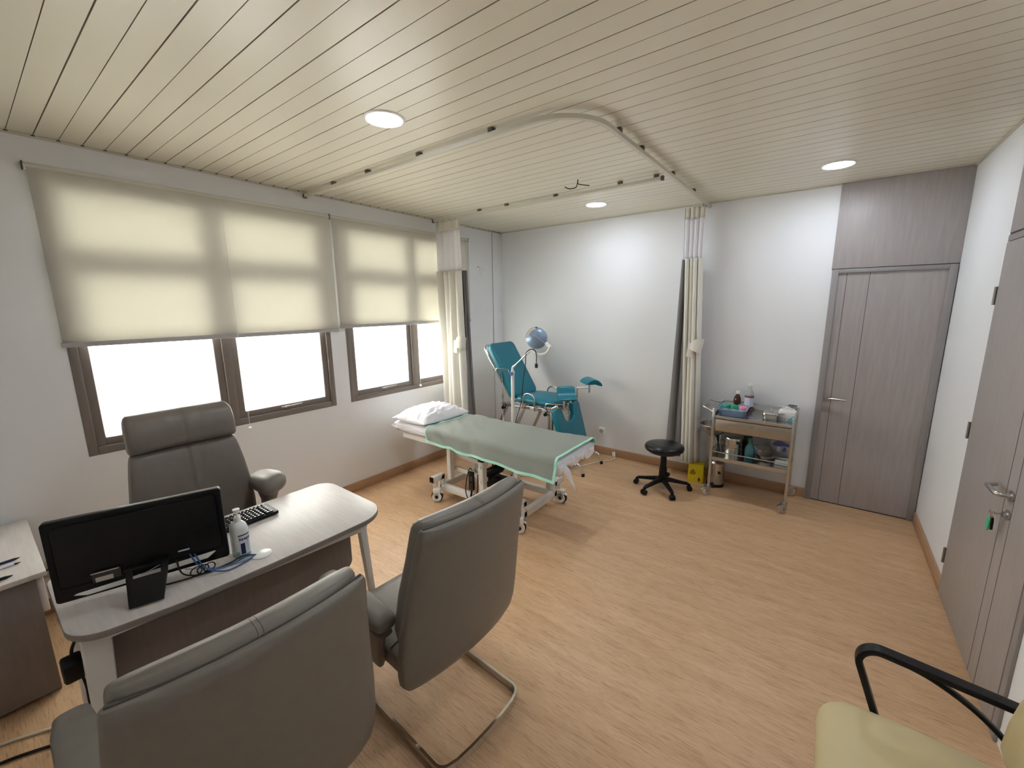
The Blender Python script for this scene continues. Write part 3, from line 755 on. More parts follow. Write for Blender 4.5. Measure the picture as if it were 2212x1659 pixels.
# ------------------------------------------------------------------ teal gynaecological chair
def gyn_chair():
    r = root('examination_chair', (-2.67, 4.09, 0), 'teal padded gynaecological chair on steel legs in the far corner', 'chair'); o = r.location
    st = M['steel']; yn, yf = 3.86, 4.32; yc = 4.09
    g = G(); g.cushion((-2.605, yc, 0.745), (0.58, 0.49, 0.105), 7, 3.2, 48, crown=0.012); g.build('seat', M['teal'], r, o, angle=70)
    # backrest: extruded rounded panel leaning back
    d = Vector((-0.385, 0, 0.62)).normalized(); n = Vector((d.z, 0, -d.x)); base = Vector((-2.905, yc, 0.745))
    def rr(w0, w1, h, rad):
        pts = [(-w0, 0), (w0, 0), (w1, h), (-w1, h)]
        q = fillet([(a, b, 0) for a, b in pts], rad, 8, True); return [(p.x, p.y) for p in q]
    poly = fillet([(-0.245, 0, 0), (0.245, 0, 0), (0.238, 0.73, 0), (-0.238, 0.73, 0)], 0.07, 8, True)
    poly = [(p.x, p.y) for p in poly]
    g = G(); g.prism(poly, base - n * 0.028, (0, 1, 0), d, n, 0.085, 0.024, 5); g.build('backrest', M['teal'], r, o, angle=50)
    g = G(); path = [(base - n * 0.040 + Vector((0, 1, 0)) * u + d * v) for u, v in [(-0.245, -0.05), (-0.245, 0.70), (-0.20, 0.745), (0.20, 0.745), (0.245, 0.70), (0.245, -0.05)]]
    g.tube(fillet(path, 0.05, 6), 0.011, 10); bf = g.build('back_frame', M['chrome'], r, o)
    g = G(); g.prism(poly, base - n * 0.043, (0, 0.97, 0), d * 0.985, n, 0.016, 0.003); g.build('back_board', M['white'], bf, o)
    # seat rails and cross rails
    g = G()
    for y in (yn, yf): g.beam((-3.04, y, 0.672), (-2.345, y, 0.672), 0.025, 0.042, 0.003)
    for x in (-3.02, -2.70, -2.37): g.beam((x, yn, 0.672), (x, yf, 0.672), 0.03, 0.035, 0.003)
    g.build('seat_frame', st, r, o)
    for x, w in ((-2.60, 0.05), (-2.46, 0.03), (-2.83, 0.06)):
        g = G(); g.span((x - w, yn - 0.0138, 0.660), (x + w, yn - 0.0125, 0.684)); g.build('rail_label', M['label'], r, o)
    # legs
    for y in (yn, yf):
        g = G(); g.beam((-2.365, y, 0.10), (-2.365, y, 0.66), 0.03, 0.03, 0.003); g.beam((-2.405, y, 0.10), (-2.405, y, 0.66), 0.018, 0.02, 0.003); g.build('front_leg', st, r, o)
        g = G(); g.beam((-2.99, y, 0.66), (-3.27, y, 0.12), 0.022, 0.035, 0.003); g.build('rear_leg', st, r, o)
        g = G(); g.beam((-2.74, y, 0.66), (-3.00, y, 0.13), 0.022, 0.035, 0.003); g.build('brace', st, r, o)
        g = G(); g.tube(fillet([(-3.36, y, 0.02), (-3.34, y, 0.115), (-2.01, y, 0.125), (-1.965, y, 0.022)], 0.06, 8), 0.0135, 12); b = g.build('foot_tube', M['chrome'], r, o)
        for x in (-1.965, -3.36):
            g = G(); g.cyl((x, y, 0.0), (x, y, 0.035), 0.018, 0.016, 16); g.build('rubber_foot', M['blackm'], b, o)
    for x in (-2.40, -3.25):
        g = G(); g.beam((x, yn, 0.12), (x, yf, 0.12), 0.025, 0.025, 0.003); g.build('cross_tube', st, r, o)
    # grab handles
    for y in (yn - 0.035, yf + 0.035):
        g = G(); g.tube(fillet([(-2.735, y, 0.66), (-2.735, y, 0.845), (-2.575, y, 0.845), (-2.575, y, 0.65)], 0.078, 10), 0.0105, 12)
        for x in (-2.735, -2.575): g.cyl((x, y, 0.672), (x, y + (0.025 if y < yc else -0.025), 0.672), 0.008)
        g.build('grab_handle', M['chrome'], r, o)
    for x, y, z in ((-3.03, yn - 0.03, 0.632), (-2.43, yn - 0.03, 0.632), (-2.36, yf + 0.03, 0.69)):
        g = G(); g.cyl((x, y - 0.014, z), (x, y + 0.014, z), 0.02, seg=8); g.cyl((x, y, z), (x, yc, z + 0.03), 0.005) if False else None; g.cyl((x, y, z - 0.0), (x, y, z + 0.03), 0.006); g.build('clamp_knob', M['black'], r, o)
    # leg supports
    def trough(c, ax, roll, L, R0, a0, thick):
        c = Vector(c); ax = Vector(ax).normalized(); side = Vector((0, 0, 1)).cross(ax).normalized(); up = ax.cross(side)
        q = Matrix.Rotation(roll, 3, ax); side = q @ side; up = q @ up; n = 16
        def ring(t, k, f):
            lo, hi = [], []
            for i in range(n + 1):
                a = (-0.5 + i / n) * a0 * f
                lo.append(c + ax * t + side * R0 * math.sin(a) * k + up * (R0 * 0.55 - R0 * math.cos(a)) * k)
                r1 = R0 - thick * (1 - 0.75 * abs(2 * i / n - 1) ** 4)
                hi.append(c + ax * t + side * r1 * math.sin(a) * k + up * (R0 * 0.55 - r1 * math.cos(a)) * k)
            return lo + hi[::-1]
        g = G(); g.loft([ring(-L, 0.93, 0.86), ring(-L * 0.93, 0.99, 0.95), ring(-L * 0.6, 1.0, 1), ring(0, 1.02, 1), ring(L * 0.6, 1.0, 1), ring(L * 0.93, 0.99, 0.95), ring(L, 0.93, 0.86)]); return g
    for (c, ax, roll, L, R0, a0, th, pts) in (((-2.20, 3.90, 0.875), (0.75, 0.66, 0.0), 0.55, 0.10, 0.115, 2.5, 0.045, [(-2.43, 3.835, 0.68), (-2.43, 3.835, 0.755), (-2.21, 3.86, 0.765)]),
                         ((-2.14, 4.36, 0.945), (-0.80, 0.60, 0.05), PI + 0.15, 0.10, 0.115, 2.3, 0.055, [(-2.32, 4.36, 0.69), (-2.32, 4.36, 0.865), (-2.16, 4.36, 0.885)])):
        g = G(); g.tube(fillet(pts, 0.02, 5), 0.009, 10); e = Vector(pts[-1]); g.cyl(e + Vector((0, 0, -0.06)), e + Vector((0, 0, 0.055)), 0.012); a = g.build('support_arm', M['chrome'], r, o)
        trough(c, ax, roll, L, R0, a0, th).build('leg_support', M['teal'], r, o, angle=50)
    # drop-down leg section with notch
    oo = Vector((-2.30, 4.03, 0.715)); dn = Vector((0.15, 0, -0.55)).normalized(); nn = Vector((-dn.z, 0, dn.x))
    out = [(-0.275, 0.0), (-0.13, -0.0), (-0.105, 0.11)] + [(-0.105 + 0.105 * (1 - math.cos(a)) , 0.11 + 0.075 * math.sin(a)) for a in [PI * k / 10 for k in range(1, 10)]] + [(0.105, 0.11), (0.13, -0.0), (0.275, -0.0), (0.275, 0.51), (-0.255, 0.51)]
    p3 = fillet([(a, b, 0) for a, b in out], 0.03, 4, True)
    g = G(); g.prism([(p.x, p.y) for p in p3], oo - nn * 0.03, (0, 1, 0), dn, nn, 0.07, 0.02, 4); g.build('leg_section', M['teal'], r, o, angle=50)
    g = G(); g.tube(fillet([(-2.36, 3.93, 0.68), (-2.30, 3.95, 0.60), (-2.27, 4.12, 0.60), (-2.36, 4.14, 0.68)], 0.03, 5), 0.008, 10)
    for y in (3.88, 4.18): g.cyl((-2.37, y, 0.70), (-2.31, y, 0.73), 0.018)
    g.build('hinge_bracket', M['chrome'], r, o)
    # drip pole with hooks clamped to the near rail
    g = G(); x, y = -3.045, yn - 0.02
    g.tube([(x, y, 0.40), (x, y, 1.10)], 0.006, 8); g.cyl((x, y, 0.745), (x, y, 0.785), 0.014); g.cyl((x, y, 0.655), (x, y, 0.69), 0.016)
    g.tube(fillet([(x - 0.135, y, 1.085), (x - 0.13, y, 1.06), (x - 0.10, y, 1.06), (x - 0.09, y, 1.098), (x + 0.09, y, 1.098), (x + 0.10, y, 1.06), (x + 0.13, y, 1.06), (x + 0.135, y, 1.085)], 0.012, 4), 0.004, 8)
    g.build('drip_pole', M['chrome'], r, o)
gyn_chair()

# ------------------------------------------------------------------ examination lamp
def exam_lamp():
    r = root('examination_lamp', (-2.675, 3.55, 0), 'white stand lamp with blue-grey dome head between the bed and teal chair', 'lamp'); o = r.location
    y = 3.55
    g = G()
    for k in range(5):
        a = 2 * PI * k / 5 + 0.3; g.beam((-2.675, y, 0.085), (-2.675 + 0.22 * math.cos(a), y + 0.22 * math.sin(a), 0.07), 0.035, 0.025, 0.004)
    g.cyl((-2.675, y, 0.06), (-2.675, y, 0.13), 0.035); b = g.build('base', M['whitemetal'], r, o)
    for k in range(5):
        a = 2 * PI * k / 5 + 0.3; g = G(); c = Vector((-2.675 + 0.22 * math.cos(a), y + 0.22 * math.sin(a), 0.03)); g.cyl(c - Vector((0.012, 0, 0)), c + Vector((0.012, 0, 0)), 0.03, seg=18); g.cyl(c, c + Vector((0, 0, 0.045)), 0.008); g.build('caster', M['blackm'], b, o)
    g = G(); g.cyl((-2.675, y, 0.12), (-2.672, y, 1.13), 0.0185); g.cyl((-2.672, y, 1.10), (-2.672, y, 1.14), 0.022); g.build('pole', M['whitemetal'], r, o)
    g = G(); g.cyl((-2.672, y - 0.015, 1.118), (-2.655, y - 0.045, 1.118), 0.022); g.build('clamp_knob', M['bluenob'], r, o)
    g = G(); g.tube(fillet([(-2.672, y, 1.12), (-2.672, y, 1.175), (-2.44, y, 1.375)], 0.03), 0.0085, 12); g.build('arm', M['chrome'], r, o)
    g = G(); g.tube(fillet([(-2.672, y, 1.12), (-2.672, y, 1.18), (-2.645, y, 1.203)], 0.03), 0.013, 12); g.cyl((-2.475, y, 1.345), (-2.425, y, 1.388), 0.014)
    g.tube(spline([(-2.43, y, 1.385), (-2.37, y, 1.353), (-2.30, y, 1.345), (-2.235, y, 1.37), (-2.198, y, 1.425)], 5), 0.0125, 12)
    g.cyl((-2.195, y, 1.42), (-2.25, y, 1.462), 0.016); g.build('yoke', M['white'], r, o)
    ax = Vector((0.52, -0.80, 0.12)).normalized(); c = Vector((-2.362, y, 1.508))
    prof = [(0.112, -0.045), (0.118, -0.035), (0.119, -0.02), (0.115, 0.0), (0.102, 0.03), (0.082, 0.053), (0.055, 0.070), (0.025, 0.079), (0.0, 0.081)]
    g = G(); g.lathe([(0.0, -0.045)] + [(a * 0.93, b) for a, b in prof], c, ax, 40); h = g.build('lamp_head', M['lampblue'], r, o)
    x = ax.cross(Vector((0, 0, 1))).normalized(); u = x.cross(ax).normalized()
    dgl = (-x * 0.8 - u * 0.6)
    g = G(); pts = [c + dgl * t + ax * (0.086 - 5.2 * t * t + 0.004) for t in (-0.05, -0.02, 0.01, 0.04, 0.07, 0.095, 0.108)]
    rings = []
    for i, p in enumerate(pts):
        w = 0.004 + 0.009 * i / 6; s = ax.cross(dgl).normalized()
        rings.append([p + s * w * a + ax * w * 0.8 * b for a, b in sring(10, 2)])
    g.loft(rings); g.build('head_ridge', M['lampblue'], h, o)
    g = G(); up2 = (x * 0.75 + u * 0.66)
    pts = []
    s2 = ax.cross(up2).normalized()
    for k in range(13):
        a = (-0.5 + k / 12) * 1.5; pts.append(c + (up2 * math.cos(a) + s2 * math.sin(a)) * 0.090 + ax * 0.042)
    g.sweep(pts, [(-0.016, -0.002), (0.016, -0.002), (0.016, 0.003), (-0.016, 0.003)], up=ax)
    g.build('grip_opening', M['white'], h, o)
    g = G(); pts2 = []
    for k in range(13):
        a = (-0.5 + k / 12) * 1.6 - 0.10; pts2.append(c + (up2 * math.cos(a) + s2 * math.sin(a)) * 0.105 + ax * 0.024)
    g.tube(pts2, 0.005, 8); g.build('grip_edge', M['blackm'], h, o)
    g = G(); g.lathe([(0.0, -0.047), (0.08, -0.046), (0.08, -0.043), (0.0, -0.043)], c, ax, 32); g.build('lens', M['clear'], h, o)
    g = G(); yy = y - 0.02
    g.tube(spline([(-2.385, yy, 1.395), (-2.44, yy, 1.385), (-2.475, yy - 0.01, 1.34), (-2.48, yy - 0.01, 1.24), (-2.505, yy - 0.01, 1.10), (-2.52, yy - 0.01, 0.98), (-2.545, yy, 0.82), (-2.60, yy, 0.66), (-2.64, yy, 0.52), (-2.66, yy, 0.40)], 5), 0.0045, 8)
    g.tube(spline([(-2.385, yy, 1.395), (-2.36, yy, 1.37), (-2.35, yy, 1.32), (-2.352, yy, 1.25)], 5), 0.0045, 8)
    g.box((-2.352, yy, 1.225), (0.026, 0.026, 0.045), 0.006); g.build('power_cord', M['blackm'], r, o)
exam_lamp()

# ------------------------------------------------------------------ stool
def stool():
    r = root('stool', (-1.18, 4.055, 0), 'black round swivel stool on a five-star base in front of the curtain', 'stool'); b = M['black']
    g = G(); g.lathe([(0.0, 0.405), (0.165, 0.405), (0.178, 0.412), (0.186, 0.428), (0.186, 0.446), (0.176, 0.462), (0.15, 0.472), (0.08, 0.478), (0.0, 0.479)], seg=48); g.build('seat', M['blackseat'], r)
    g = G(); n = 60; rings = []
    g.lathe([(0.02, 0.383), (0.10, 0.385), (0.150, 0.392), (0.172, 0.408), (0.168, 0.41), (0.0, 0.404)], seg=40); g.build('seat_pan', M['slot'], r)
    g = G(); g.cyl((0, 0, 0.33), (0, 0, 0.39), 0.013); g.cyl((0, 0, 0.22), (0, 0, 0.34), 0.031, 0.028); g.cyl((0, 0, 0.10), (0, 0, 0.225), 0.038); g.cyl((0.03, 0.0, 0.165), (0.062, -0.01, 0.165), 0.02); g.build('column', b, r)
    g = G()
    angs = [math.radians(a) for a in (186, 247, 308, 24, 100)]
    for a in angs:
        d = Vector((math.cos(a), math.sin(a), 0)); s = Vector((-d.y, d.x, 0))
        rings = []
        for t, z, w, h in ((0.0, 0.105, 0.032, 0.024), (0.08, 0.098, 0.024, 0.020), (0.17, 0.083, 0.020, 0.015), (0.235, 0.074, 0.018, 0.013), (0.255, 0.062, 0.016, 0.012)):
            rings.append([d * t + Vector((0, 0, z)) + s * w * u + Vector((0, 0, 1)) * h * v for u, v in sring(16, 4)])
        g.loft(rings)
    g.cyl((0, 0, 0.085), (0, 0, 0.13), 0.045); g.build('star_base', b, r)
    for a in angs:
        d = Vector((math.cos(a), math.sin(a), 0)); s = Vector((-d.y, d.x, 0)); c = d * 0.248 + Vector((0, 0, 0.025)) + d * 0.01
        g = G(); g.cyl(c - s * 0.024, c - s * 0.006, 0.025); g.cyl(c + s * 0.006, c + s * 0.024, 0.025); g.cyl(c - s * 0.008, c + s * 0.008, 0.018); g.cyl(c, c + Vector((0, 0, 0.045)), 0.008); g.build('caster', b, r)
stool()

# ------------------------------------------------------------------ instrument trolley
TX0, TX1, TY0, TY1 = -0.775, -0.150, 4.172, 4.592
def trolley():
    r = root('instrument_trolley', (-0.46, 4.38, 0), 'two-tier stainless steel instrument trolley standing by the back wall', 'trolley'); o = r.location
    st = M['steel']; w = 0.024
    for x in (TX0, TX1):
        for y in (TY0, TY1):
            g = G(); g.beam((x, y, 0.10), (x, y, 0.872), w, w, 0.004); g.build('leg', st, r, o)
            caster(r, o, (x, y, 0.105), 0.105, 0.043, 0.026, -2.2 if y == TY0 else 0.6, M['putty'], st, False, True)
    g = G(); g.span((TX0 - 0.01, TY0 - 0.01, 0.792), (TX1 + 0.01, TY1 + 0.01, 0.797)); g.span((TX0 + 0.012, TY0 - 0.012, 0.775), (TX1 - 0.012, TY0 - 0.004, 0.802), 0.003); g.span((TX0 + 0.012, TY1 + 0.004, 0.775), (TX1 - 0.012, TY1 + 0.012, 0.822), 0.003)
    for x in (TX0, TX1): g.span((x - 0.004, TY0 + 0.012, 0.775), (x + 0.004, TY1 - 0.012, 0.822), 0.002)
    g.build('top_tray', st, r, o)
    g = G()
    for pts in ([(TX0, TY0, 0.862), (TX0, TY1, 0.862)], [(TX1, TY0, 0.862), (TX1, TY1, 0.862)], [(TX0, TY1, 0.866), (TX1, TY1, 0.866)]): g.tube(pts, 0.0065, 8)
    g.build('guard_rail', st, r, o)
    g = G(); g.span((TX0 + 0.02, TY0 - 0.006, 0.655), (TX1 - 0.015, TY0 + 0.006, 0.768), 0.003); g.span((TX0 + 0.02, TY0 + 0.006, 0.66), (TX1 - 0.015, TY1 - 0.05, 0.664)); 
    g.span((TX0 + 0.02, TY0, 0.66), (TX0 + 0.024, TY1 - 0.05, 0.76)); g.span((TX1 - 0.02, TY0, 0.66), (TX1 - 0.015, TY1 - 0.05, 0.76)); g.span((TX0 + 0.02, TY1 - 0.054, 0.66), (TX1 - 0.015, TY1 - 0.05, 0.76))
    d = g.build('drawer', M['steeldull'], r, o)
    g = G(); g.cyl((-0.46, TY0 - 0.006, 0.728), (-0.46, TY0 - 0.022, 0.728), 0.011); g.build('knob', st, d, o)
    g = G(); g.span((TX0 - 0.01, TY0 - 0.01, 0.392), (TX1 + 0.01, TY1 + 0.01, 0.397)); g.span((TX0 + 0.012, TY0 - 0.012, 0.366), (TX1 - 0.012, TY0 - 0.006, 0.400), 0.002); g.span((TX0 + 0.012, TY1 + 0.004, 0.366), (TX1 - 0.012, TY1 + 0.010, 0.400), 0.002); g.build('lower_shelf', st, r, o)
    g = G()
    for pts in ([(TX0, TY0, 0.448), (TX1, TY0, 0.448)], [(TX0, TY1, 0.448), (TX1, TY1, 0.448)], [(TX0, TY0, 0.448), (TX0, TY1, 0.448)], [(TX1, TY0, 0.448), (TX1, TY1, 0.448)]): g.tube(pts, 0.0055, 8)
    g.build('shelf_rail', st, r, o)
    g = G(); g.tube(fillet([(TX0, TY0 + 0.01, 0.825), (TX0 - 0.115, TY0 + 0.06, 0.862), (TX0 - 0.115, TY1 - 0.06, 0.868), (TX0, TY1 - 0.01, 0.84)], 0.03, 5), 0.009, 10); g.build('push_handle', M['chrome'], r, o)
trolley()
ZT, ZS = 0.797, 0.397
def tray():
    c = (-0.645, 4.36, ZT); r = root('tray', c, 'pale blue plastic tray holding three small lidded pots on the trolley', 'tray')
    def ring(k, z): return [Vector((u * 0.115 * k, v * 0.15 * k, z)) for u, v in sring(40, 9)]
    g = G(); g.loft([ring(0.9, 0.0), ring(1.0, 0.055), ring(1.05, 0.056), ring(1.05, 0.060), ring(0.975, 0.060), ring(0.875, 0.006)]); g.build('tray_body', M['bluetray'], r)
    g = G(); pts = [Vector((u * 0.122, v * 0.158, 0.060)) for u, v in sring(40, 9)]; g.tube(pts, 0.003, 6, True); g.build('rim', M['bluetray'], r)
tray()
def pot(x, y, lidm, label, first=None):
    r = root('specimen_pot', (x, y, ZT + 0.006), label, 'pot', group='small lidded pots in the blue tray')
    g = G(); g.lathe([(0.0, 0), (0.026, 0), (0.029, 0.05), (0.0, 0.05)], seg=24); g.build('pot_body', M['gel'], r)
    g = G(); g.lathe([(0.0, 0.048), (0.033, 0.048), (0.034, 0.052), (0.034, 0.074), (0.031, 0.078), (0.0, 0.078)], seg=28); g.build('lid', lidm, r)
pot(-0.705, 4.345, M['green'], 'green lidded pot at the push-handle end of the blue tray')
pot(-0.635, 4.335, M['green'], 'green lidded pot next to the pink lidded one in the blue tray')
pot(-0.562, 4.33, M['pink'], 'pink lidded pot in the blue tray')
r = root('medicine_bottle', (-0.645, 4.535, ZT), 'small brown glass bottle with white cap on the trolley', 'bottle')
g = G(); g.lathe([(0, 0), (0.031, 0), (0.034, 0.006), (0.034, 0.10), (0.030, 0.125), (0.018, 0.145), (0.016, 0.165), (0, 0.165)]); g.build('bottle_body', M['amber'], r)
g = G(); g.lathe([(0, 0.16), (0.018, 0.16), (0.018, 0.185), (0.016, 0.188), (0, 0.188)]); g.build('cap', M['white'], r)
r = root('saline_bottle', (-0.545, 4.54, ZT), 'tall clear bottle with a red banded label on the trolley', 'bottle')
g = G(); g.lathe([(0, 0), (0.036, 0), (0.039, 0.006), (0.039, 0.15), (0.034, 0.185), (0.019, 0.21), (0.016, 0.25), (0, 0.25)]); g.build('bottle_body', M['clear'], r)
g = G(); g.lathe([(0.0392, 0.03), (0.0400, 0.03), (0.0400, 0.140), (0.0392, 0.140)]); lb = g.build('label_sleeve', M['label'], r)
g = G(); g.lathe([(0.0396, 0.137), (0.0406, 0.137), (0.0406, 0.148), (0.0396, 0.148)]); g.lathe([(0.0400, 0.03), (0.0406, 0.03), (0.0406, 0.048), (0.0400, 0.048)]); g.build('red_band', M['red'], lb)
g = G(); g.lathe([(0, 0.248), (0.018, 0.248), (0.018, 0.268), (0, 0.27)]); g.build('cap', M['white'], r)
def instrument_box():
    c = (-0.335, 4.36, ZT); r = root('instrument_box', c, 'small lidded stainless steel instrument box on the trolley', 'box')
    def ring(k, z): return [Vector((u * 0.062 * k, v * 0.10 * k, z)) for u, v in sring(36, 6)]
    g = G(); g.loft([ring(0.86, 0.0), ring(0.92, 0.006), ring(1.0, 0.045), ring(0.97, 0.046)]); g.build('box_body', M['steel'], r)
    g = G(); g.loft([ring(1.04, 0.040), ring(1.05, 0.058), ring(1.0, 0.066), ring(0.5, 0.070)]); l = g.build('lid', M['steel'], r)
    g = G(); g.lathe([(0, 0.068), (0.006, 0.068), (0.006, 0.078), (0.013, 0.082), (0.013, 0.088), (0, 0.092)]); g.build('knob', M['steel'], l)
instrument_box()
def glove_box():
    r = root('glove_box', (-0.215, 4.37, ZT), 'white cardboard glove box with teal print on the trolley', 'box', rz=-0.05)
    g = G(); g.span((-0.062, -0.055, 0), (0.062, 0.055, 0.085), 0.002); g.build('carton', M['white'], r)
    g = G(); g.prism([(0.012, 0.006), (0.061, 0.006), (0.061, 0.058), (0.045, 0.050), (0.030, 0.030), (0.018, 0.022)], (0, -0.0556, 0), (1, 0, 0), (0, 0, 1), (0, -1, 0), 0.0006); g.build('teal_print', M['tealprint'], r)
    g = G()
    g.span((-0.048, -0.0560, 0.058), (-0.012, -0.0555, 0.064)); g.span((-0.048, -0.0560, 0.050), (-0.022, -0.0555, 0.052))
    for k in range(3): g.cyl((-0.046 + 0.019 * k, -0.0562, 0.018), (-0.046 + 0.019 * k, -0.0555, 0.018), 0.005, seg=12)
    g.build('grey_print', M['greyprint'], r)
    rings = []
    for i in range(9):
        t = i / 8; w = 0.045 * math.sin(PI * min(1, 0.25 + t * 0.75)) + 0.006
        rings.append([Vector((0.0 + 0.004 * math.sin(7 * t) + w * u, 0.012 * v + 0.01 * math.sin(5 * t), 0.082 + 0.035 * t + 0.006 * math.sin(u * 6 + t * 4))) for u, v in sring(20, 2)])
    g = G(); g.loft(rings); g.build('glove_tip', M['sheet'], r, angle=80)
glove_box()
r = root('steel_beaker', (-0.19, 4.53, ZT), 'small steel cup standing behind the glove box', 'cup')
g = G(); g.lathe([(0, 0), (0.03, 0), (0.036, 0.10), (0.039, 0.102), (0.036, 0.104), (0.030, 0.01), (0, 0.01)]); g.build('cup_body', M['steel'], r)

def drum():
    r = root('sterilising_drum', (-0.625, 4.375, ZS), 'tall ribbed steel drum with lid on the trolley shelf', 'canister')
    rad = 0.076
    g = G(); p = [(0, 0), (rad, 0), (rad, 0.06), (rad + 0.004, 0.064), (rad + 0.004, 0.070), (rad, 0.074), (rad, 0.142), (0, 0.142)]; g.lathe(p, seg=40); g.build('drum_body', M['steel'], r)
    g = G(); g.lathe([(0, 0.140), (rad + 0.004, 0.140), (rad + 0.004, 0.160), (rad, 0.166), (0.05, 0.169), (0, 0.168)], seg=40); g.build('lid', M['steel'], r)
    g = G(); g.tube(fillet([(0.05, -0.062, 0.138), (0.06, -0.08, 0.138), (0.06, -0.08, 0.112), (0.05, -0.062, 0.112)], 0.006, 3), 0.0035, 8); g.box((0.052, -0.062, 0.125), (0.03, 0.02, 0.02), 0.003, rot=Matrix.Rotation(0.7, 3, 'Z')); g.build('catch', M['slot'], r)
drum()
r = root('dark_jar', (-0.525, 4.50, ZS), 'dark green jar half hidden behind the steel drum on the shelf', 'jar')
g = G(); g.lathe([(0, 0), (0.035, 0), (0.038, 0.01), (0.038, 0.10), (0.028, 0.125), (0, 0.125)]); g.build('jar_body', M['slot'], r)
g = G(); g.lathe([(0, 0.12), (0.03, 0.12), (0.03, 0.15), (0, 0.15)]); g.build('lid', M['darkgreen'], r)
r = root('spray_bottle', (-0.475, 4.345, ZS), 'blue-green spray bottle with green trigger on the trolley shelf', 'bottle')
g = G(); g.lathe([(0, 0), (0.040, 0), (0.044, 0.008), (0.044, 0.07), (0.037, 0.10), (0.020, 0.125), (0.017, 0.145), (0, 0.145)]); g.build('bottle_body', M['tealglass'], r)
g = G(); g.cyl((0, 0, 0.143), (0, 0, 0.165), 0.018); g.box((0, -0.008, 0.185), (0.024, 0.07, 0.030), 0.007); g.cyl((0, -0.05, 0.190), (0, -0.036, 0.190), 0.008); g.beam((0, -0.028, 0.175), (0, -0.040, 0.140), 0.012, 0.006, 0.002); g.build('trigger', M['darkgreen'], r)
r = root('bowl', (-0.345, 4.365, ZS), 'wide shallow steel bowl on the trolley shelf', 'bowl')
g = G(); g.lathe([(0, 0), (0.045, 0), (0.075, 0.02), (0.092, 0.052), (0.098, 0.054), (0.094, 0.057), (0.070, 0.024), (0.04, 0.006), (0, 0.006)], seg=40); g.build('bowl_body', M['steel'], r)
g = G(); g.tube(fillet([(-0.03, 0.09, 0.05), (-0.03, 0.125, 0.075), (0.03, 0.125, 0.075), (0.03, 0.09, 0.05)], 0.02, 4), 0.004, 8); g.build('bowl_handle', M['steel'], r)
r = root('white_case', (-0.215, 4.34, ZS), 'flat white plastic case on the trolley shelf', 'case')
g = G(); g.span((-0.052, -0.075, 0), (0.052, 0.075, 0.03), 0.006); g.build('case_body', M['white'], r)
g = G(); g.span((-0.045, -0.01, 0.0295), (0.035, 0.008, 0.031)); g.build('slot_line', M['slot'], r)
def pack():
    r = root('plastic_packet', (-0.24, 4.52, ZS), 'clear plastic packet with blue-violet print leaning at the back of the shelf', 'packet', rz=-0.04)
    def sh(y0, k):
        return [Vector((0.095 * k * u, y0, 0.10 + 0.10 * k * v)) for u, v in sring(36, 3)]
    g = G(); g.loft([sh(-0.005, 0.9), sh(-0.003, 1.0), sh(0.012, 1.0), sh(0.014, 0.9)]); g.build('packet_body', M['film'], r)
    p = [(-0.075, 0.115), (-0.05, 0.15), (-0.01, 0.155), (0.04, 0.14), (0.07, 0.125), (0.06, 0.105), (0.03, 0.11), (-0.02, 0.10), (-0.06, 0.10)]
    g = G(); g.prism([(q.x, q.y) for q in fillet([(a, b, 0) for a, b in p], 0.012, 3, True)], (0, -0.0062, 0), (1, 0, 0), (0, 0, 1), (0, -1, 0), 0.0008)
    g.prism([(0.01, 0.06), (0.03, 0.05), (0.045, 0.075), (0.035, 0.1), (0.02, 0.1)], (0, -0.0062, 0), (1, 0, 0), (0, 0, 1), (0, -1, 0), 0.0008); g.build('violet_print', M['purple'], r)
    g = G(); g.lathe([(0, 0), (0.02, 0), (0.02, 0.0008), (0, 0.0008)], (-0.02, -0.0062, 0.075), (0, -1, 0), 20, 1.3, 0.8); g.build('pale_print', M['label'], r)
pack()

# things on the floor behind the trolley
def sharps_box():
    r = root('sharps_box', (-0.955, 4.46, 0), 'yellow cardboard sharps box on the floor under the curtain', 'box', rz=0.12)
    g = G()
    def ring(k, z): return [Vector((u * 0.080 * k, v * 0.068 * k, z)) for u, v in sring(24, 12)]
    g.loft([ring(1.0, 0.0), ring(0.97, 0.10), ring(0.93, 0.185)]); g.build('box_body', M['yellow'], r, angle=30)
    g = G(); g.box((0, 0, 0.189), (0.148, 0.124, 0.010), 0.003); g.build('lid_flap', M['yellow'], r)
    g = G(); y = -0.0672
    for k in range(3):
        a = PI / 2 + 2 * PI * k / 3; cx, cz = -0.028 + 0.014 * math.cos(a), 0.110 + 0.014 * math.sin(a)
        pts = [(cx + 0.013 * math.cos(a + b), y, cz + 0.013 * math.sin(a + b)) for b in [(-2.2 + 4.4 * i / 14) + PI * 0 for i in range(15)]]
        g.sweep([(p[0], p[1], p[2]) for p in pts], [(-0.0022, -0.001), (0.0022, -0.001), (0.0022, 0.001), (-0.0022, 0.001)], up=(0, 1, 0))
    pts = [(-0.028 + 0.012 * math.cos(b), y, 0.110 + 0.012 * math.sin(b)) for b in [2 * PI * i / 18 for i in range(18)]]
    g.sweep(pts, [(-0.0015, -0.001), (0.0015, -0.001), (0.0015, 0.001), (-0.0015, 0.001)], True, up=(0, 1, 0)); g.build('hazard_symbol', M['red'], r)
    g = G(); g.lathe([(0, 0), (0.02, 0), (0.02, 0.001), (0, 0.001)], (0.035, -0.0685, 0.040), (0, -1, 0), 16, 1.0, 0.5); g.build('black_print', M['slot'], r)
sharps_box()
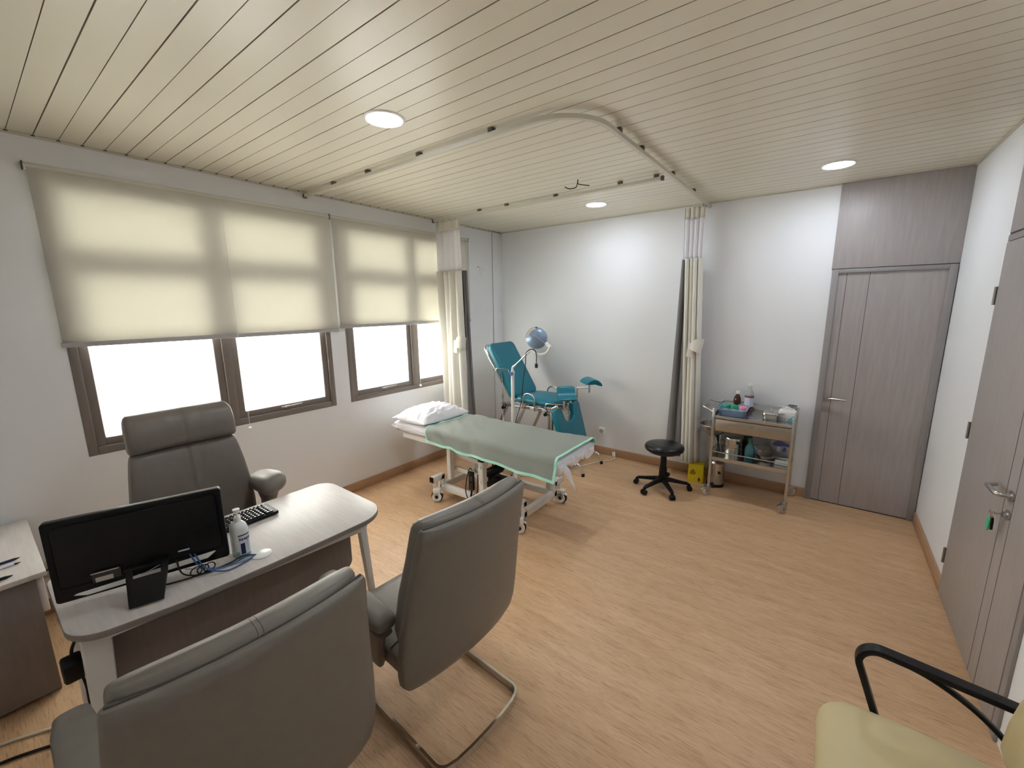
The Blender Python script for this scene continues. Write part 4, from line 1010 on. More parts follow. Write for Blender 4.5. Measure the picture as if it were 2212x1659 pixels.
def pedal_bin():
    r = root('pedal_bin', (-0.772, 4.462, 0), 'small stainless pedal bin on the floor behind the trolley leg', 'bin')
    g = G(); g.lathe([(0, 0), (0.078, 0), (0.080, 0.008), (0.080, 0.235), (0.0, 0.235)], seg=40); g.build('bin_body', M['steel'], r)
    g = G(); g.lathe([(0.0, 0.235), (0.083, 0.235), (0.084, 0.247), (0.072, 0.262), (0.045, 0.275), (0.0, 0.280)], seg=40); g.build('lid', M['steel'], r)
    g = G(); g.lathe([(0.080, 0.0), (0.083, 0.0), (0.083, 0.028), (0.080, 0.028)], seg=40); g.box((-0.02, -0.092, 0.02), (0.05, 0.05, 0.012), 0.003); g.build('pedal', M['black'], r)
    g = G(); g.box((-0.047, -0.067, 0.165), (0.028, 0.016, 0.10), 0.005, rot=Matrix.Rotation(0.62, 3, 'Z')); g.cyl((0.043, -0.070, 0.16), (0.047, -0.078, 0.16), 0.012); g.build('hand_grip', M['black'], r)
pedal_bin()
def basin_stand():
    r = root('basin', (-0.806, 4.395, 0.397), 'steel wash basin on a small black stand at the push-handle end of the trolley', 'basin'); z = 0.245
    g = G(); g.lathe([(0, z - 0.095), (0.055, z - 0.095), (0.088, z - 0.07), (0.116, z - 0.02), (0.128, z + 0.008), (0.135, z + 0.010), (0.130, z + 0.014), (0.112, z - 0.02), (0.083, z - 0.066), (0.05, z - 0.089), (0, z - 0.089)], seg=44); g.build('bowl', M['steel'], r)
    for s in (-1, 1):
        g = G(); g.beam((0.052, -0.055 * s, 0.003), (0.040, 0.050 * s, z - 0.094), 0.010, 0.012, 0.002); g.build('stand_leg', M['blackm'], r)
    g = G(); g.beam((0.040, -0.06, z - 0.098), (0.040, 0.06, z - 0.098), 0.02, 0.008, 0.002); g.build('stand_bar', M['blackm'], r)
basin_stand()

# ------------------------------------------------------------------ wall socket, white lead
r = root('wall_socket', (-2.113, D, 0.30), 'white round power socket low on the back wall', 'socket'); o = r.location
g = G(); g.box((-2.113, D - 0.012, 0.30), (0.075, 0.024, 0.082), 0.007); g.build('plate', M['white'], r, o)
g = G(); g.lathe([(0.0, 0.004), (0.020, 0.004), (0.022, 0.0), (0.028, -0.001), (0.028, 0.003), (0.0, 0.003)], (-2.113, D - 0.026, 0.30), (0, -1, 0), 28); g.build('socket_well', M['putty'], r, o)
g = G()
for dx in (-0.009, 0.009): g.cyl((-2.113 + dx, D - 0.031, 0.30), (-2.113 + dx, D - 0.0295, 0.30), 0.0032, seg=10)
g.build('socket_hole', M['slot'], r, o)
r = root('white_lead', (-2.0, 4.40, 0), 'white power lead lying on the floor under the teal chair', 'cable'); o = r.location
g = G(); g.tube(spline([(-2.62, 3.42, 0.006), (-2.35, 3.60, 0.006), (-2.15, 4.0, 0.006), (-2.03, 4.30, 0.006), (-1.93, 4.44, 0.008), (-1.88, 4.50, 0.03), (-1.90, 4.52, 0.055)], 8), 0.006, 8); g.build('flex', M['cable'], r, o)
g = G(); g.cyl((-1.90, 4.52, 0.05), (-1.905, 4.525, 0.095), 0.02, 0.017); g.build('plug', M['white'], r, o)

# ------------------------------------------------------------------ desk
def desk():
    r = root('desk', (-2.15, 0.68, 0), 'pale grey desk with rounded corners and white legs', 'desk'); o = r.location
    z0, z1 = 0.724, 0.75
    raw = [(-2.478, 0.065, 0.06), (-1.905, 0.072, 0.13), (-1.828, 0.60, 9), (-1.792, 1.285, 0.17), (-2.46, 1.30, 0.10)]
    pts = []
    poly = [(-2.478, 0.065), (-1.90, 0.065), (-1.838, 0.35), (-1.818, 0.68), (-1.808, 0.95), (-1.806, 1.272), (-2.462, 1.285)]
    rad = [0.07, 0.13, 0.6, 0.8, 0.8, 0.17, 0.10]
    # per-corner radii
    P3 = [Vector((a, b, 0)) for a, b in poly]; out = []; n = len(P3)
    for i in range(n):
        tri = fillet([P3[i - 1], P3[i], P3[(i + 1) % n]], rad[i], 10); out += tri[1:-1]
    g = G(); g.prism([(p.x, p.y) for p in out], (0, 0, z0), (1, 0, 0), (0, 1, 0), (0, 0, 1), z1 - z0, 0.004, 3)
    
    g.bm.normal_update()
    for q in g.bm.faces: q.material_index = 0 if abs(q.normal.z) > 0.9 else 1
    g.build('desktop', [M['desk'], M['deskedge']], r, o, angle=35)
    legs = [((-1.965, 0.135), (-1.93, 0.10)), ((-1.855, 1.125), (-1.835, 1.17)), ((-2.40, 0.14), (-2.43, 0.11)), ((-2.40, 1.17), (-2.43, 1.20))]
    for il, (a, b) in enumerate(legs):
        g = G(); rings = []; kx, ky = ((0.6, 1.15) if il in (0, 2) else (0.55, 0.55))
        for z, w, q in ((0.722, 0.036, 0.0), (0.35, 0.029, 0.5), (0.0, 0.022, 1.0)):
            cx = a[0] + (b[0] - a[0]) * q; cy = a[1] + (b[1] - a[1]) * q
            rings.append([Vector((cx + u * w * kx, cy + v * w * ky, z)) for u, v in sring(24, 6)])
        g.loft(rings); g.build('leg', M['whitemetal'], r, o)
    g = G(); g.beam((-1.965, 0.14, 0.702), (-1.86, 1.12, 0.702), 0.05, 0.04, 0.003); g.beam((-2.40, 0.14, 0.702), (-2.40, 1.17, 0.702), 0.05, 0.04, 0.003); g.beam((-1.965, 0.14, 0.702), (-2.40, 0.14, 0.702), 0.05, 0.04, 0.003); g.beam((-1.86, 1.14, 0.702), (-2.40, 1.17, 0.702), 0.05, 0.04, 0.003); g.build('under_frame', M['whitemetal'], r, o)
    # modesty panel
    a = Vector((-1.985, 0.155, 0)); b = Vector((-1.90, 1.105, 0)); L = (b - a).length; d = (b - a).normalized(); nn = Vector((d.y, -d.x, 0))
    q = fillet([(0, 0.70, 0), (L, 0.70, 0), (L, 0.445, 0), (0, 0.435, 0)], 0.05, 6, True)
    g = G(); g.prism([(p.x, p.y) for p in q], a - nn * 0.055, d, (0, 0, 1), nn, 0.016, 0.002); g.build('modesty_panel', M['panel'], r, o)
desk()
ZD = 0.75
def monitor():
    p0, p1 = Vector((-2.150, 0.072, 0)), Vector((-1.985, 0.572, 0)); c = (p0 + p1) / 2; d = (p1 - p0); Lw = d.length; ang = math.atan2(d.y, d.x)
    r = root('monitor', (c.x, c.y, ZD), 'black computer monitor seen from behind on the desk', 'monitor', rz=ang)
    # local: x along the width, -y towards the viewer (back of the set)
    hw = Lw / 2; h0, h1 = 0.030, 0.345
    q = fillet([(-hw, h0, 0), (hw, h0, 0), (hw, h1, 0), (-hw, h1, 0)], 0.012, 5, True); P = [(p.x, p.y) for p in q]
    g = G(); g.prism(P, (0, -0.012, 0), (1, 0, 0), (0, 0, 1), (0, 1, 0), 0.034, 0.006); g.build('housing', M['black'], r)
    q = fillet([(-hw + 0.02, h0 + 0.055, 0), (hw - 0.02, h0 + 0.055, 0), (hw - 0.02, h1 - 0.02, 0), (-hw + 0.02, h1 - 0.02, 0)], 0.02, 5, True)
    g = G(); g.prism([(p.x, p.y) for p in q], (0, -0.012, 0), (1, 0, 0), (0, 0, 1), (0, -1, 0), 0.006, 0.0055); g.build('back_cover', M['black'], r)
    g = G(); g.span((-hw + 0.014, 0.0215, h0 + 0.02), (hw - 0.014, 0.0235, h1 - 0.014)); g.build('screen', M['screen'], r)
    # silver lower strip behind, in three visible pieces
    g = G(); g.prism([(-hw + 0.05, 0.052), (-hw + 0.085, 0.040), (hw - 0.075, 0.052), (hw - 0.045, 0.074), (hw - 0.05, 0.076), (-hw + 0.06, 0.056)], (0, -0.0135, 0), (1, 0, 0), (0, 0, 1), (0, -1, 0), 0.004, 0.001); g.build('chin_strip', M['white'], r)
    # ports and label
    g = G(); g.span((-0.155, -0.030, 0.085), (-0.075, -0.027, 0.125), 0.001); lb = g.build('port_recess', M['slot'], r)
    g = G(); g.span((-0.147, -0.0312, 0.086), (-0.098, -0.0298, 0.104)); g.span((-0.157, -0.0312, 0.120), (-0.080, -0.0298, 0.124)); g.build('sticker', M['putty'], lb)
    g = G(); g.span((0.098, -0.0290, 0.118), (0.135, -0.0276, 0.1235)); g.build('badge', M['label'], r)
    # easel stand: slanted plate with a cable opening near the top
    a = Vector((0, -0.149, 0.004)); d = Vector((0, 0.112, 0.098)); Ls = d.length; d.normalize(); nn = Vector((1, 0, 0)).cross(d)
    g = G(); g.prism([(-0.050, 0.0), (0.050, 0.0), (0.064, Ls * 0.72), (-0.060, Ls * 0.72)], a, (1, 0, 0), d, nn, 0.010, 0.003); g.build('foot', M['black'], r)
    g = G()
    g.prism([(-0.060, Ls * 0.70), (-0.040, Ls * 0.70), (-0.040, Ls * 1.02), (-0.060, Ls * 1.02)], a, (1, 0, 0), d, nn, 0.010, 0.002)
    g.prism([(0.042, Ls * 0.70), (0.064, Ls * 0.70), (0.066, Ls * 1.02), (0.044, Ls * 1.02)], a, (1, 0, 0), d, nn, 0.010, 0.002)
    g.span((-0.062, -0.047, 0.094), (0.068, -0.012, 0.112), 0.003); g.build('neck', M['black'], r)
monitor()
def cables():
    r = root('monitor_cables', (-1.97, 0.55, ZD), 'blue and black cables running from the monitor to the white desk grommet', 'cable'); o = r.location
    e = (-1.935, 0.655, ZD + 0.006)
    g = G(); g.tube(spline([(-2.005, 0.44, ZD + 0.095), (-1.975, 0.455, ZD + 0.05), (-1.955, 0.50, ZD + 0.012), (-1.945, 0.57, ZD + 0.008), (-1.94, 0.62, ZD + 0.014), e]), 0.0030, 8)
    g.tube(spline([(-2.01, 0.455, ZD + 0.09), (-1.955, 0.475, ZD + 0.03), (-1.912, 0.53, ZD + 0.006), (-1.915, 0.60, ZD + 0.006), e]), 0.0030, 8); g.build('blue_cable', M['bluecable'], r, o)
    g = G(); g.tube(spline([(-2.03, 0.40, ZD + 0.085), (-1.99, 0.405, ZD + 0.03), (-1.965, 0.46, ZD + 0.008), (-1.95, 0.55, ZD + 0.012), (-1.945, 0.61, ZD + 0.02), e]), 0.003, 8)
    g.tube(spline([(-2.055, 0.335, ZD + 0.05), (-2.02, 0.33, ZD + 0.012), (-1.985, 0.40, ZD + 0.006), (-1.96, 0.50, ZD + 0.006)]), 0.003, 8)
    for k in range(3):
        cx, cy = -1.972 + 0.004 * k, 0.445 + 0.022 * k
        pts = [(cx + 0.004 * math.sin(a), cy + 0.020 * math.cos(a), ZD + 0.026 + 0.020 * math.sin(a)) for a in [2 * PI * i / 20 for i in range(20)]]; g.tube(pts, 0.0026, 6, True)
    g.build('black_cable', M['blackm'], r, o)
    g = G(); g.tube(spline([(-2.02, 0.42, ZD + 0.03), (-1.97, 0.52, ZD + 0.004), (-1.93, 0.60, ZD + 0.004), (-1.925, 0.645, ZD + 0.006)]), 0.002, 6); g.build('thin_grey_cable', M['greyprint'], r, o)
    g = G(); g.tube(spline([(-2.115, 0.27, ZD + 0.055), (-2.07, 0.285, ZD + 0.062), (-2.045, 0.31, ZD + 0.07), (-2.03, 0.36, ZD + 0.09)]), 0.0022, 6); g.build('thin_white_cable', M['label'], r, o)
cables()
g = G(); g.lathe([(0, 0.0), (0.040, 0.0), (0.041, 0.003), (0.037, 0.006), (0.0, 0.0065)], (0, 0, 0), (0, 0, 1), 36); ob = g.build('cable_grommet', M['white']); ob.location = (-1.928, 0.674, ZD); tag(ob, 'round white cable cover set in the desktop', 'cable cover')

def keyboard():
    L, Wd = 0.445, 0.145
    r = root('keyboard', (-2.325, 0.675, ZD), 'black computer keyboard between the monitor and the office chair', 'keyboard', rz=PI / 2 + 0.02)
    # local x along the length (towards +Y of the room), y towards the sitter
    g = G(); q = fillet([(-L / 2, -Wd / 2, 0), (L / 2, -Wd / 2, 0), (L / 2, Wd / 2, 0), (-L / 2, Wd / 2, 0)], 0.008, 4, True)
    g.prism([(p.x, p.y) for p in q], (0, 0, 0.003), (1, 0, 0), (0, 1, 0), (0, 0, 1), 0.016, 0.003); g.build('case', M['black'], r)
    g = G(); rows = 6; 
    for j in range(rows):
        y = -Wd / 2 + 0.017 + j * 0.0222; x = -L / 2 + 0.015
        while x < L / 2 - 0.02:
            kx = x + L / 2; gap = 0.007 if (0.285 < kx < 0.292 or 0.352 < kx < 0.359) else 0.0
            w = 0.0165
            if j == 5 and 0.12 < kx < 0.14: w = 0.105
            if x + w > L / 2 - 0.008: break
            g.box((x + w / 2, y, 0.0225), (w, 0.0165, 0.008), 0.0025, 2); x += w + 0.0026 + gap
    g.build('keys', M['keycap'], r)
keyboard()

def text_mesh(body, size):
    cu = bpy.data.curves.new('t', 'FONT'); cu.body = body; cu.size = size; cu.align_x = 'LEFT'; cu.resolution_u = 3; cu.offset = size * 0.03
    ob = bpy.data.objects.new('t', cu); C.objects.link(ob); bpy.context.view_layer.update()
    me = bpy.data.meshes.new_from_object(ob.evaluated_get(bpy.context.evaluated_depsgraph_get()))
    bpy.data.objects.remove(ob); bpy.data.curves.remove(cu); return me
def sanitizer():
    r = root('sanitizer_bottle', (-2.0, 0.622, ZD), 'translucent hand gel pump bottle with blue and white label on the desk', 'bottle', rz=0.0)
    sx, sy = 0.043, 0.032
    def ring(k, z): return [Vector((u * sx * k, v * sy * k, z)) for u, v in sring(48, 2.6)]
    g = G(); g.loft([ring(0.94, 0), ring(1.0, 0.004), ring(1.0, 0.034)]); g.build('gel_band', M['gelblue'], r)
    g = G(); g.loft([ring(1.0, 0.034), ring(1.0, 0.125), ring(0.97, 0.137), ring(0.86, 0.148), ring(0.62, 0.157), ring(0.42, 0.161)]); g.build('bottle_body', M['gel'], r)
    g = G(); g.cyl((0, 0, 0.158), (0, 0, 0.180), 0.0145, 0.0138); g.cyl((0, 0, 0.180), (0, 0, 0.187), 0.011); g.cyl((0, 0, 0.185), (0, 0, 0.205), 0.0045)
    g.lathe([(0, 0.203), (0.010, 0.205), (0.0145, 0.212), (0.014, 0.218), (0.0, 0.220)]); g.beam((0.004, 0.0, 0.212), (-0.026, 0.004, 0.206), 0.010, 0.008, 0.003); g.build('pump', M['white'], r)
    # label wraps the side facing the visitors; angle 0 = +x
    rad = 1.012
    def wrap(s, z, k=rad):
        # s: arc distance from the label centre (direction pointing at the viewer and slightly right)
        a = 0.22 + s / 0.040
        c, q = math.cos(a), math.sin(a)
        return Vector((math.copysign(abs(c) ** (2 / 2.6), c) * sx * k, math.copysign(abs(q) ** (2 / 2.6), q) * sy * k, z))
    def patch(s0, s1, z0, z1, name, m, k, par):
        g = G(); n = 14
        g.grid(lambda u, v: wrap(s0 + (s1 - s0) * u, z0 + (z1 - z0) * v, k), n, 1); return g.build(name, m, par)
    lb = patch(-0.030, 0.030, 0.020, 0.112, 'label_front', M['label'], 1.012, r)
    patch(-0.030, 0.030, 0.107, 0.112, 'label_band', M['navy'], 1.022, lb)
    patch(-0.022, -0.007, 0.022, 0.072, 'label_figure', M['navy'], 1.022, lb)
    me = text_mesh('Aseptic', 0.0185)
    for v in me.vertices: v.co = wrap(-0.028 + v.co.x, 0.086 + v.co.y, 1.028)
    me.materials.append(M['navy']); t = bpy.data.objects.new('label_lettering', me); C.objects.link(t); t.parent = lb
    g = G()
    for k in range(7):
        z = 0.076 - k * 0.0075; s1 = 0.020 - 0.004 * (k % 3); n = 6
        g.grid(lambda u, v: wrap(0.001 + (s1 - 0.001) * u, z + 0.0022 * v, 1.022), n, 1)
    g.build('label_small_print', M['greyprint'], lb)
sanitizer()

# ------------------------------------------------------------------ power adapter under the desk
r = root('power_adapter', (-2.0, 0.07, 0.56), 'black power adapter hanging under the near corner of the desk', 'adapter'); o = r.location
g = G(); g.box((-2.00, 0.068, 0.60), (0.06, 0.055, 0.085), 0.010, rot=Matrix.Rotation(0.3, 3, 'Y')); g.build('adapter_body', M['black'], r, o)
g = G(); g.tube(spline([(-2.00, 0.072, 0.63), (-2.0, 0.075, 0.67), (-2.02, 0.10, 0.70), (-2.08, 0.16, 0.71)]), 0.005, 8); g.tube(spline([(-1.99, 0.08, 0.60), (-1.985, 0.088, 0.52), (-1.98, 0.09, 0.42), (-1.99, 0.13, 0.25), (-2.02, 0.16, 0.10), (-2.08, 0.2, 0.01)]), 0.004, 8); g.build('adapter_cable', M['blackm'], r, o)

# ------------------------------------------------------------------ side return cabinet
def side_table():
    r = root('side_table', (-3.22, -0.40, 0), 'low grey side table with pens on it against the window wall', 'table'); o = r.location
    x0, x1, y0, y1, z = -3.648, -2.81, -1.0, 0.085, 0.64
    g = G(); g.span((x0, y0, z - 0.025), (x1, y1, z), 0.004); g.build('tabletop', M['desk'], r, o)
    g = G(); g.span((x1 - 0.035, y0 + 0.06, 0.02), (x1 - 0.018, y1 - 0.035, z - 0.026), 0.002); g.build('front_panel', M['panel'], r, o)
    g = G(); g.span((x0 + 0.02, y1 - 0.050, 0.0), (x1 - 0.036, y1 - 0.036, z - 0.026), 0.002); g.span((x0 + 0.02, y0 + 0.03, 0.0), (x1 - 0.036, y0 + 0.045, z - 0.026), 0.002); g.build('side_panel', M['panel'], r, o)
    g = G(); g.span((x1 - 0.085, y1 - 0.036, 0.42), (x1 - 0.045, y1 - 0.012, z - 0.026), 0.004); g.build('bracket', M['whitemetal'], r, o)
side_table()
def pen(a, b, rad, m, label):
    a, b = Vector(a), Vector(b); c = (a + b) / 2
    r = root('pen', c, label, 'pen', group='pens on the side table'); o = c; d = (b - a).normalized()
    g = G(); g.cyl(a, b - d * 0.02, rad, seg=14); g.build('barrel', m, r, o)
    g = G(); g.cyl(b - d * 0.02, b, rad * 0.95, rad * 0.3, 14); g.build('tip', M['blackm'], r, o)
pen((-3.05, -0.09, 0.646), (-3.06, 0.022, 0.646), 0.006, M['navy'], 'thin dark blue pen lying deeper on the side table')
pen((-2.99, -0.09, 0.645), (-3.00, 0.02, 0.645), 0.005, M['label'], 'pale pen lying between the two dark ones on the side table')
pen((-2.87, -0.12, 0.647), (-2.868, -0.012, 0.647), 0.007, M['blackm'], 'thick dark pen lying at the front edge of the side table')
r = root('cable_trunking', (W + 0.012, 0.0, 0.30), 'grey cable trunking with a socket low on the window wall', 'trunking'); o = r.location
g = G(); g.span((W, -0.9, 0.245), (W + 0.03, 0.42, 0.335), 0.004); g.build('trunk_body', M['putty'], r, o)
g = G(); g.span((W + 0.03, 0.03, 0.258), (W + 0.036, 0.18, 0.322), 0.003); pl = g.build('socket_plate', M['putty'], r, o)
g = G(); g.cyl((W + 0.0355, 0.115, 0.292), (W + 0.0372, 0.115, 0.292), 0.007, seg=12); g.build('socket_hole', M['slot'], pl, o)
r = root('floor_lead', (-2.60, -0.12, 0), 'white lead on the floor beside the side table', 'cable'); o = r.location
g = G(); g.tube(spline([(-2.68, -0.32, 0.006), (-2.655, -0.157, 0.006), (-2.61, -0.06, 0.006), (-2.56, 0.03, 0.006)]), 0.006, 8); g.build('lead_flex', M['cable'], r, o)
r = root('floor_lead', (-2.52, -0.12, 0), 'black lead on the floor beside the side table', 'cable'); o = r.location
g = G(); g.tube(spline([(-2.57, -0.32, 0.006), (-2.54, -0.162, 0.006), (-2.50, -0.07, 0.006), (-2.455, 0.01, 0.006)]), 0.006, 8); g.build('lead_flex', M['blackm'], r, o)

# ------------------------------------------------------------------ upholstered chairs
def back_loft(secs, n=40, e=5):
    """secs: (z, yc, half width, half thickness, side curve)"""
    rings = []
    for z, yc, w, t, cv in secs:
        rings.append([Vector((w * u, yc + t * v + cv * (u * u), z)) for u, v in sring(n, e)])
    g = G(); g.loft(rings); return g
def lerp_secs(secs, k=4):
    out = []
    for i in range(len(secs) - 1):
        for j in range(k):
            t = j / k; t2 = t
            out.append(tuple(a + (b - a) * t2 for a, b in zip(secs[i], secs[i + 1])))
    out.append(secs[-1]); return out
def visitor_chair(x, y, rz, label):
    r = root('visitor_chair', (x, y, 0), label, 'chair', rz, 'grey leather visitor chairs at the desk')
    le = M['leather']
    # outer shell of the back (y forward, rear is -y)
    shell = [(0.328, 0.070, 0.17, 0.012, 0.01), (0.335, 0.060, 0.225, 0.020, 0.02), (0.36, 0.040, 0.282, 0.024, 0.03), (0.405, 0.016, 0.312, 0.026, 0.04), (0.46, 0.0, 0.323, 0.026, 0.045), (0.54, -0.014, 0.326, 0.026, 0.05), (0.65, -0.030, 0.320, 0.026, 0.05),
             (0.80, -0.052, 0.304, 0.026, 0.045), (0.95, -0.078, 0.287, 0.026, 0.04), (1.04, -0.095, 0.279, 0.026, 0.035), (1.070, -0.100, 0.275, 0.025, 0.033), (1.080, -0.101, 0.271, 0.016, 0.03)]
    back_loft(shell, 48, 6).build('back_shell', le, r, angle=60)
    cush = [(0.47, 0.075, 0.24, 0.03, 0.03), (0.50, 0.062, 0.27, 0.045, 0.035), (0.62, 0.035, 0.296, 0.052, 0.045), (0.78, 0.006, 0.288, 0.052, 0.045), (0.94, -0.028, 0.274, 0.048, 0.038), (1.03, -0.044, 0.266, 0.050, 0.034),
            (1.062, -0.052, 0.264, 0.050, 0.032), (1.082, -0.058, 0.261, 0.044, 0.030), (1.093, -0.063, 0.256, 0.032, 0.028), (1.0985, -0.067, 0.250, 0.016, 0.028)]
    cu = back_loft(cush, 48, 4.5).build('back_cushion', le, r, angle=70)
    g = G()
    pts = [(0.0, -0.1025, 1.082), (0.0, -0.094, 1.0935), (0.0, -0.078, 1.0985), (0.0, -0.055, 1.0985), (0.0, -0.036, 1.0935), (0.0, -0.014, 1.082)]
    for dx in (-0.006, 0.006): g.tube(spline([(p[0] + dx, p[1], p[2]) for p in pts], 4), 0.0016, 6)
    g.build('seam', M['leather2'], cu)
    # piping along the shell rim
    g = G(); rim = []
    for i in range(41):
        u = -1 + 2 * i / 40; uu = math.copysign(abs(u) ** 0.85, u); rim.append((0.266 * uu, -0.101 + 0.033 * uu * uu, 1.0805 + 0.002 * abs(u) ** 6))
    g.tube(rim, 0.0035, 6); g.build('piping', M['gap'], cu)
    # seat
    rings = []
    for y_, z, w, t in ((0.02, 0.435, 0.20, 0.03), (0.04, 0.435, 0.265, 0.055), (0.12, 0.438, 0.285, 0.062), (0.30, 0.446, 0.288, 0.064), (0.46, 0.450, 0.284, 0.062), (0.53, 0.442, 0.272, 0.052), (0.555, 0.436, 0.25, 0.03)):
        rings.append([Vector((w * u, y_, z + t * v)) for u, v in sring(40, 4.5)])
    g = G(); g.loft(rings); st = g.build('seat', le, r, angle=60)
    g = G(); g.tube(spline([(-0.28, 0.17, 0.485), (-0.2, 0.165, 0.504), (0, 0.162, 0.507), (0.2, 0.165, 0.504), (0.28, 0.17, 0.485)]), 0.0025, 6); g.build('seat_seam', M['gap'], st)
    for s in (-1, 1):
        rings = []
        for y_, z, w, t in ((0.105, 0.650, 0.030, 0.018), (0.115, 0.652, 0.042, 0.028), (0.16, 0.658, 0.048, 0.034), (0.32, 0.668, 0.048, 0.036), (0.47, 0.672, 0.048, 0.035), (0.54, 0.668, 0.040, 0.026), (0.56, 0.666, 0.026, 0.012)):
            rings.append([Vector((s * (0.314 + 0.045 * y_) + w * u, y_, z + t * v)) for u, v in sring(28, 2.8)])
        g = G(); g.loft(rings); a = g.build('armrest', le, r, angle=60)
        rings = []
        for y_, z, w, t in ((0.12, 0.605, 0.024, 0.012), (0.14, 0.606, 0.034, 0.020), (0.24, 0.612, 0.034, 0.022), (0.34, 0.622, 0.030, 0.020)):
            rings.append([Vector((s * 0.318 + w * u, y_, z + t * v)) for u, v in sring(24, 3)])
        g = G(); g.loft(rings)
        rings = []
        for y_, z, w, d in ((0.20, 0.62, 0.020, 0.060), (0.21, 0.56, 0.018, 0.052), (0.225, 0.50, 0.016, 0.046), (0.24, 0.42, 0.016, 0.044), (0.25, 0.385, 0.013, 0.036)):
            rings.append([Vector((s * (0.318 - 0.02 * (0.62 - z) / 0.2) + w * u, y_ + d * v, z)) for u, v in sring(24, 4)])
        g.loft(rings); g.build('arm_support', M['leather2'], a, angle=60)
    # cantilever base: flat chrome bar
    hw = 0.238; pr = [(-0.006, -0.02), (0.006, -0.02), (0.006, 0.02), (-0.006, 0.02)]
    rear = [(hw, 0.02, 0.02), (hw, -0.062, 0.02)] + [(hw * math.cos(a), -0.062 - 0.030 * math.sin(a), 0.02) for a in [PI * k / 8 for k in range(2, 7)]] + [(-hw, -0.062, 0.02), (-hw, 0.02, 0.02)]
    path = [(hw, 0.47, 0.02)] + rear + [(-hw, 0.47, 0.02)]
    g = G(); g.sweep(fillet(path, 0.05, 6), pr, up=(0, 0, 1))
    for s in (-1, 1):
        up = fillet([(s * hw, 0.45, 0.02), (s * hw, 0.53, 0.02), (s * hw, 0.485, 0.372), (s * hw, 0.12, 0.366)], 0.06, 6)
        g.sweep(up, [(-0.02 * 0.5, -0.006), (0.01, -0.006), (0.01, 0.006), (-0.01, 0.006)])
    g.beam((-hw, 0.30, 0.366), (hw, 0.30, 0.366), 0.03, 0.012, 0.002)
    g.build('sled_base', M['chrome'], r)
    return r
vc = visitor_chair(-1.090, 1.125, PI / 2 - 0.06, 'grey leather visitor chair at the end of the desk nearer the bed')
dup(vc, (-1.085, 0.330, 0), 'grey leather visitor chair in front of the monitor, cut off by the frame', PI / 2 - 0.075)

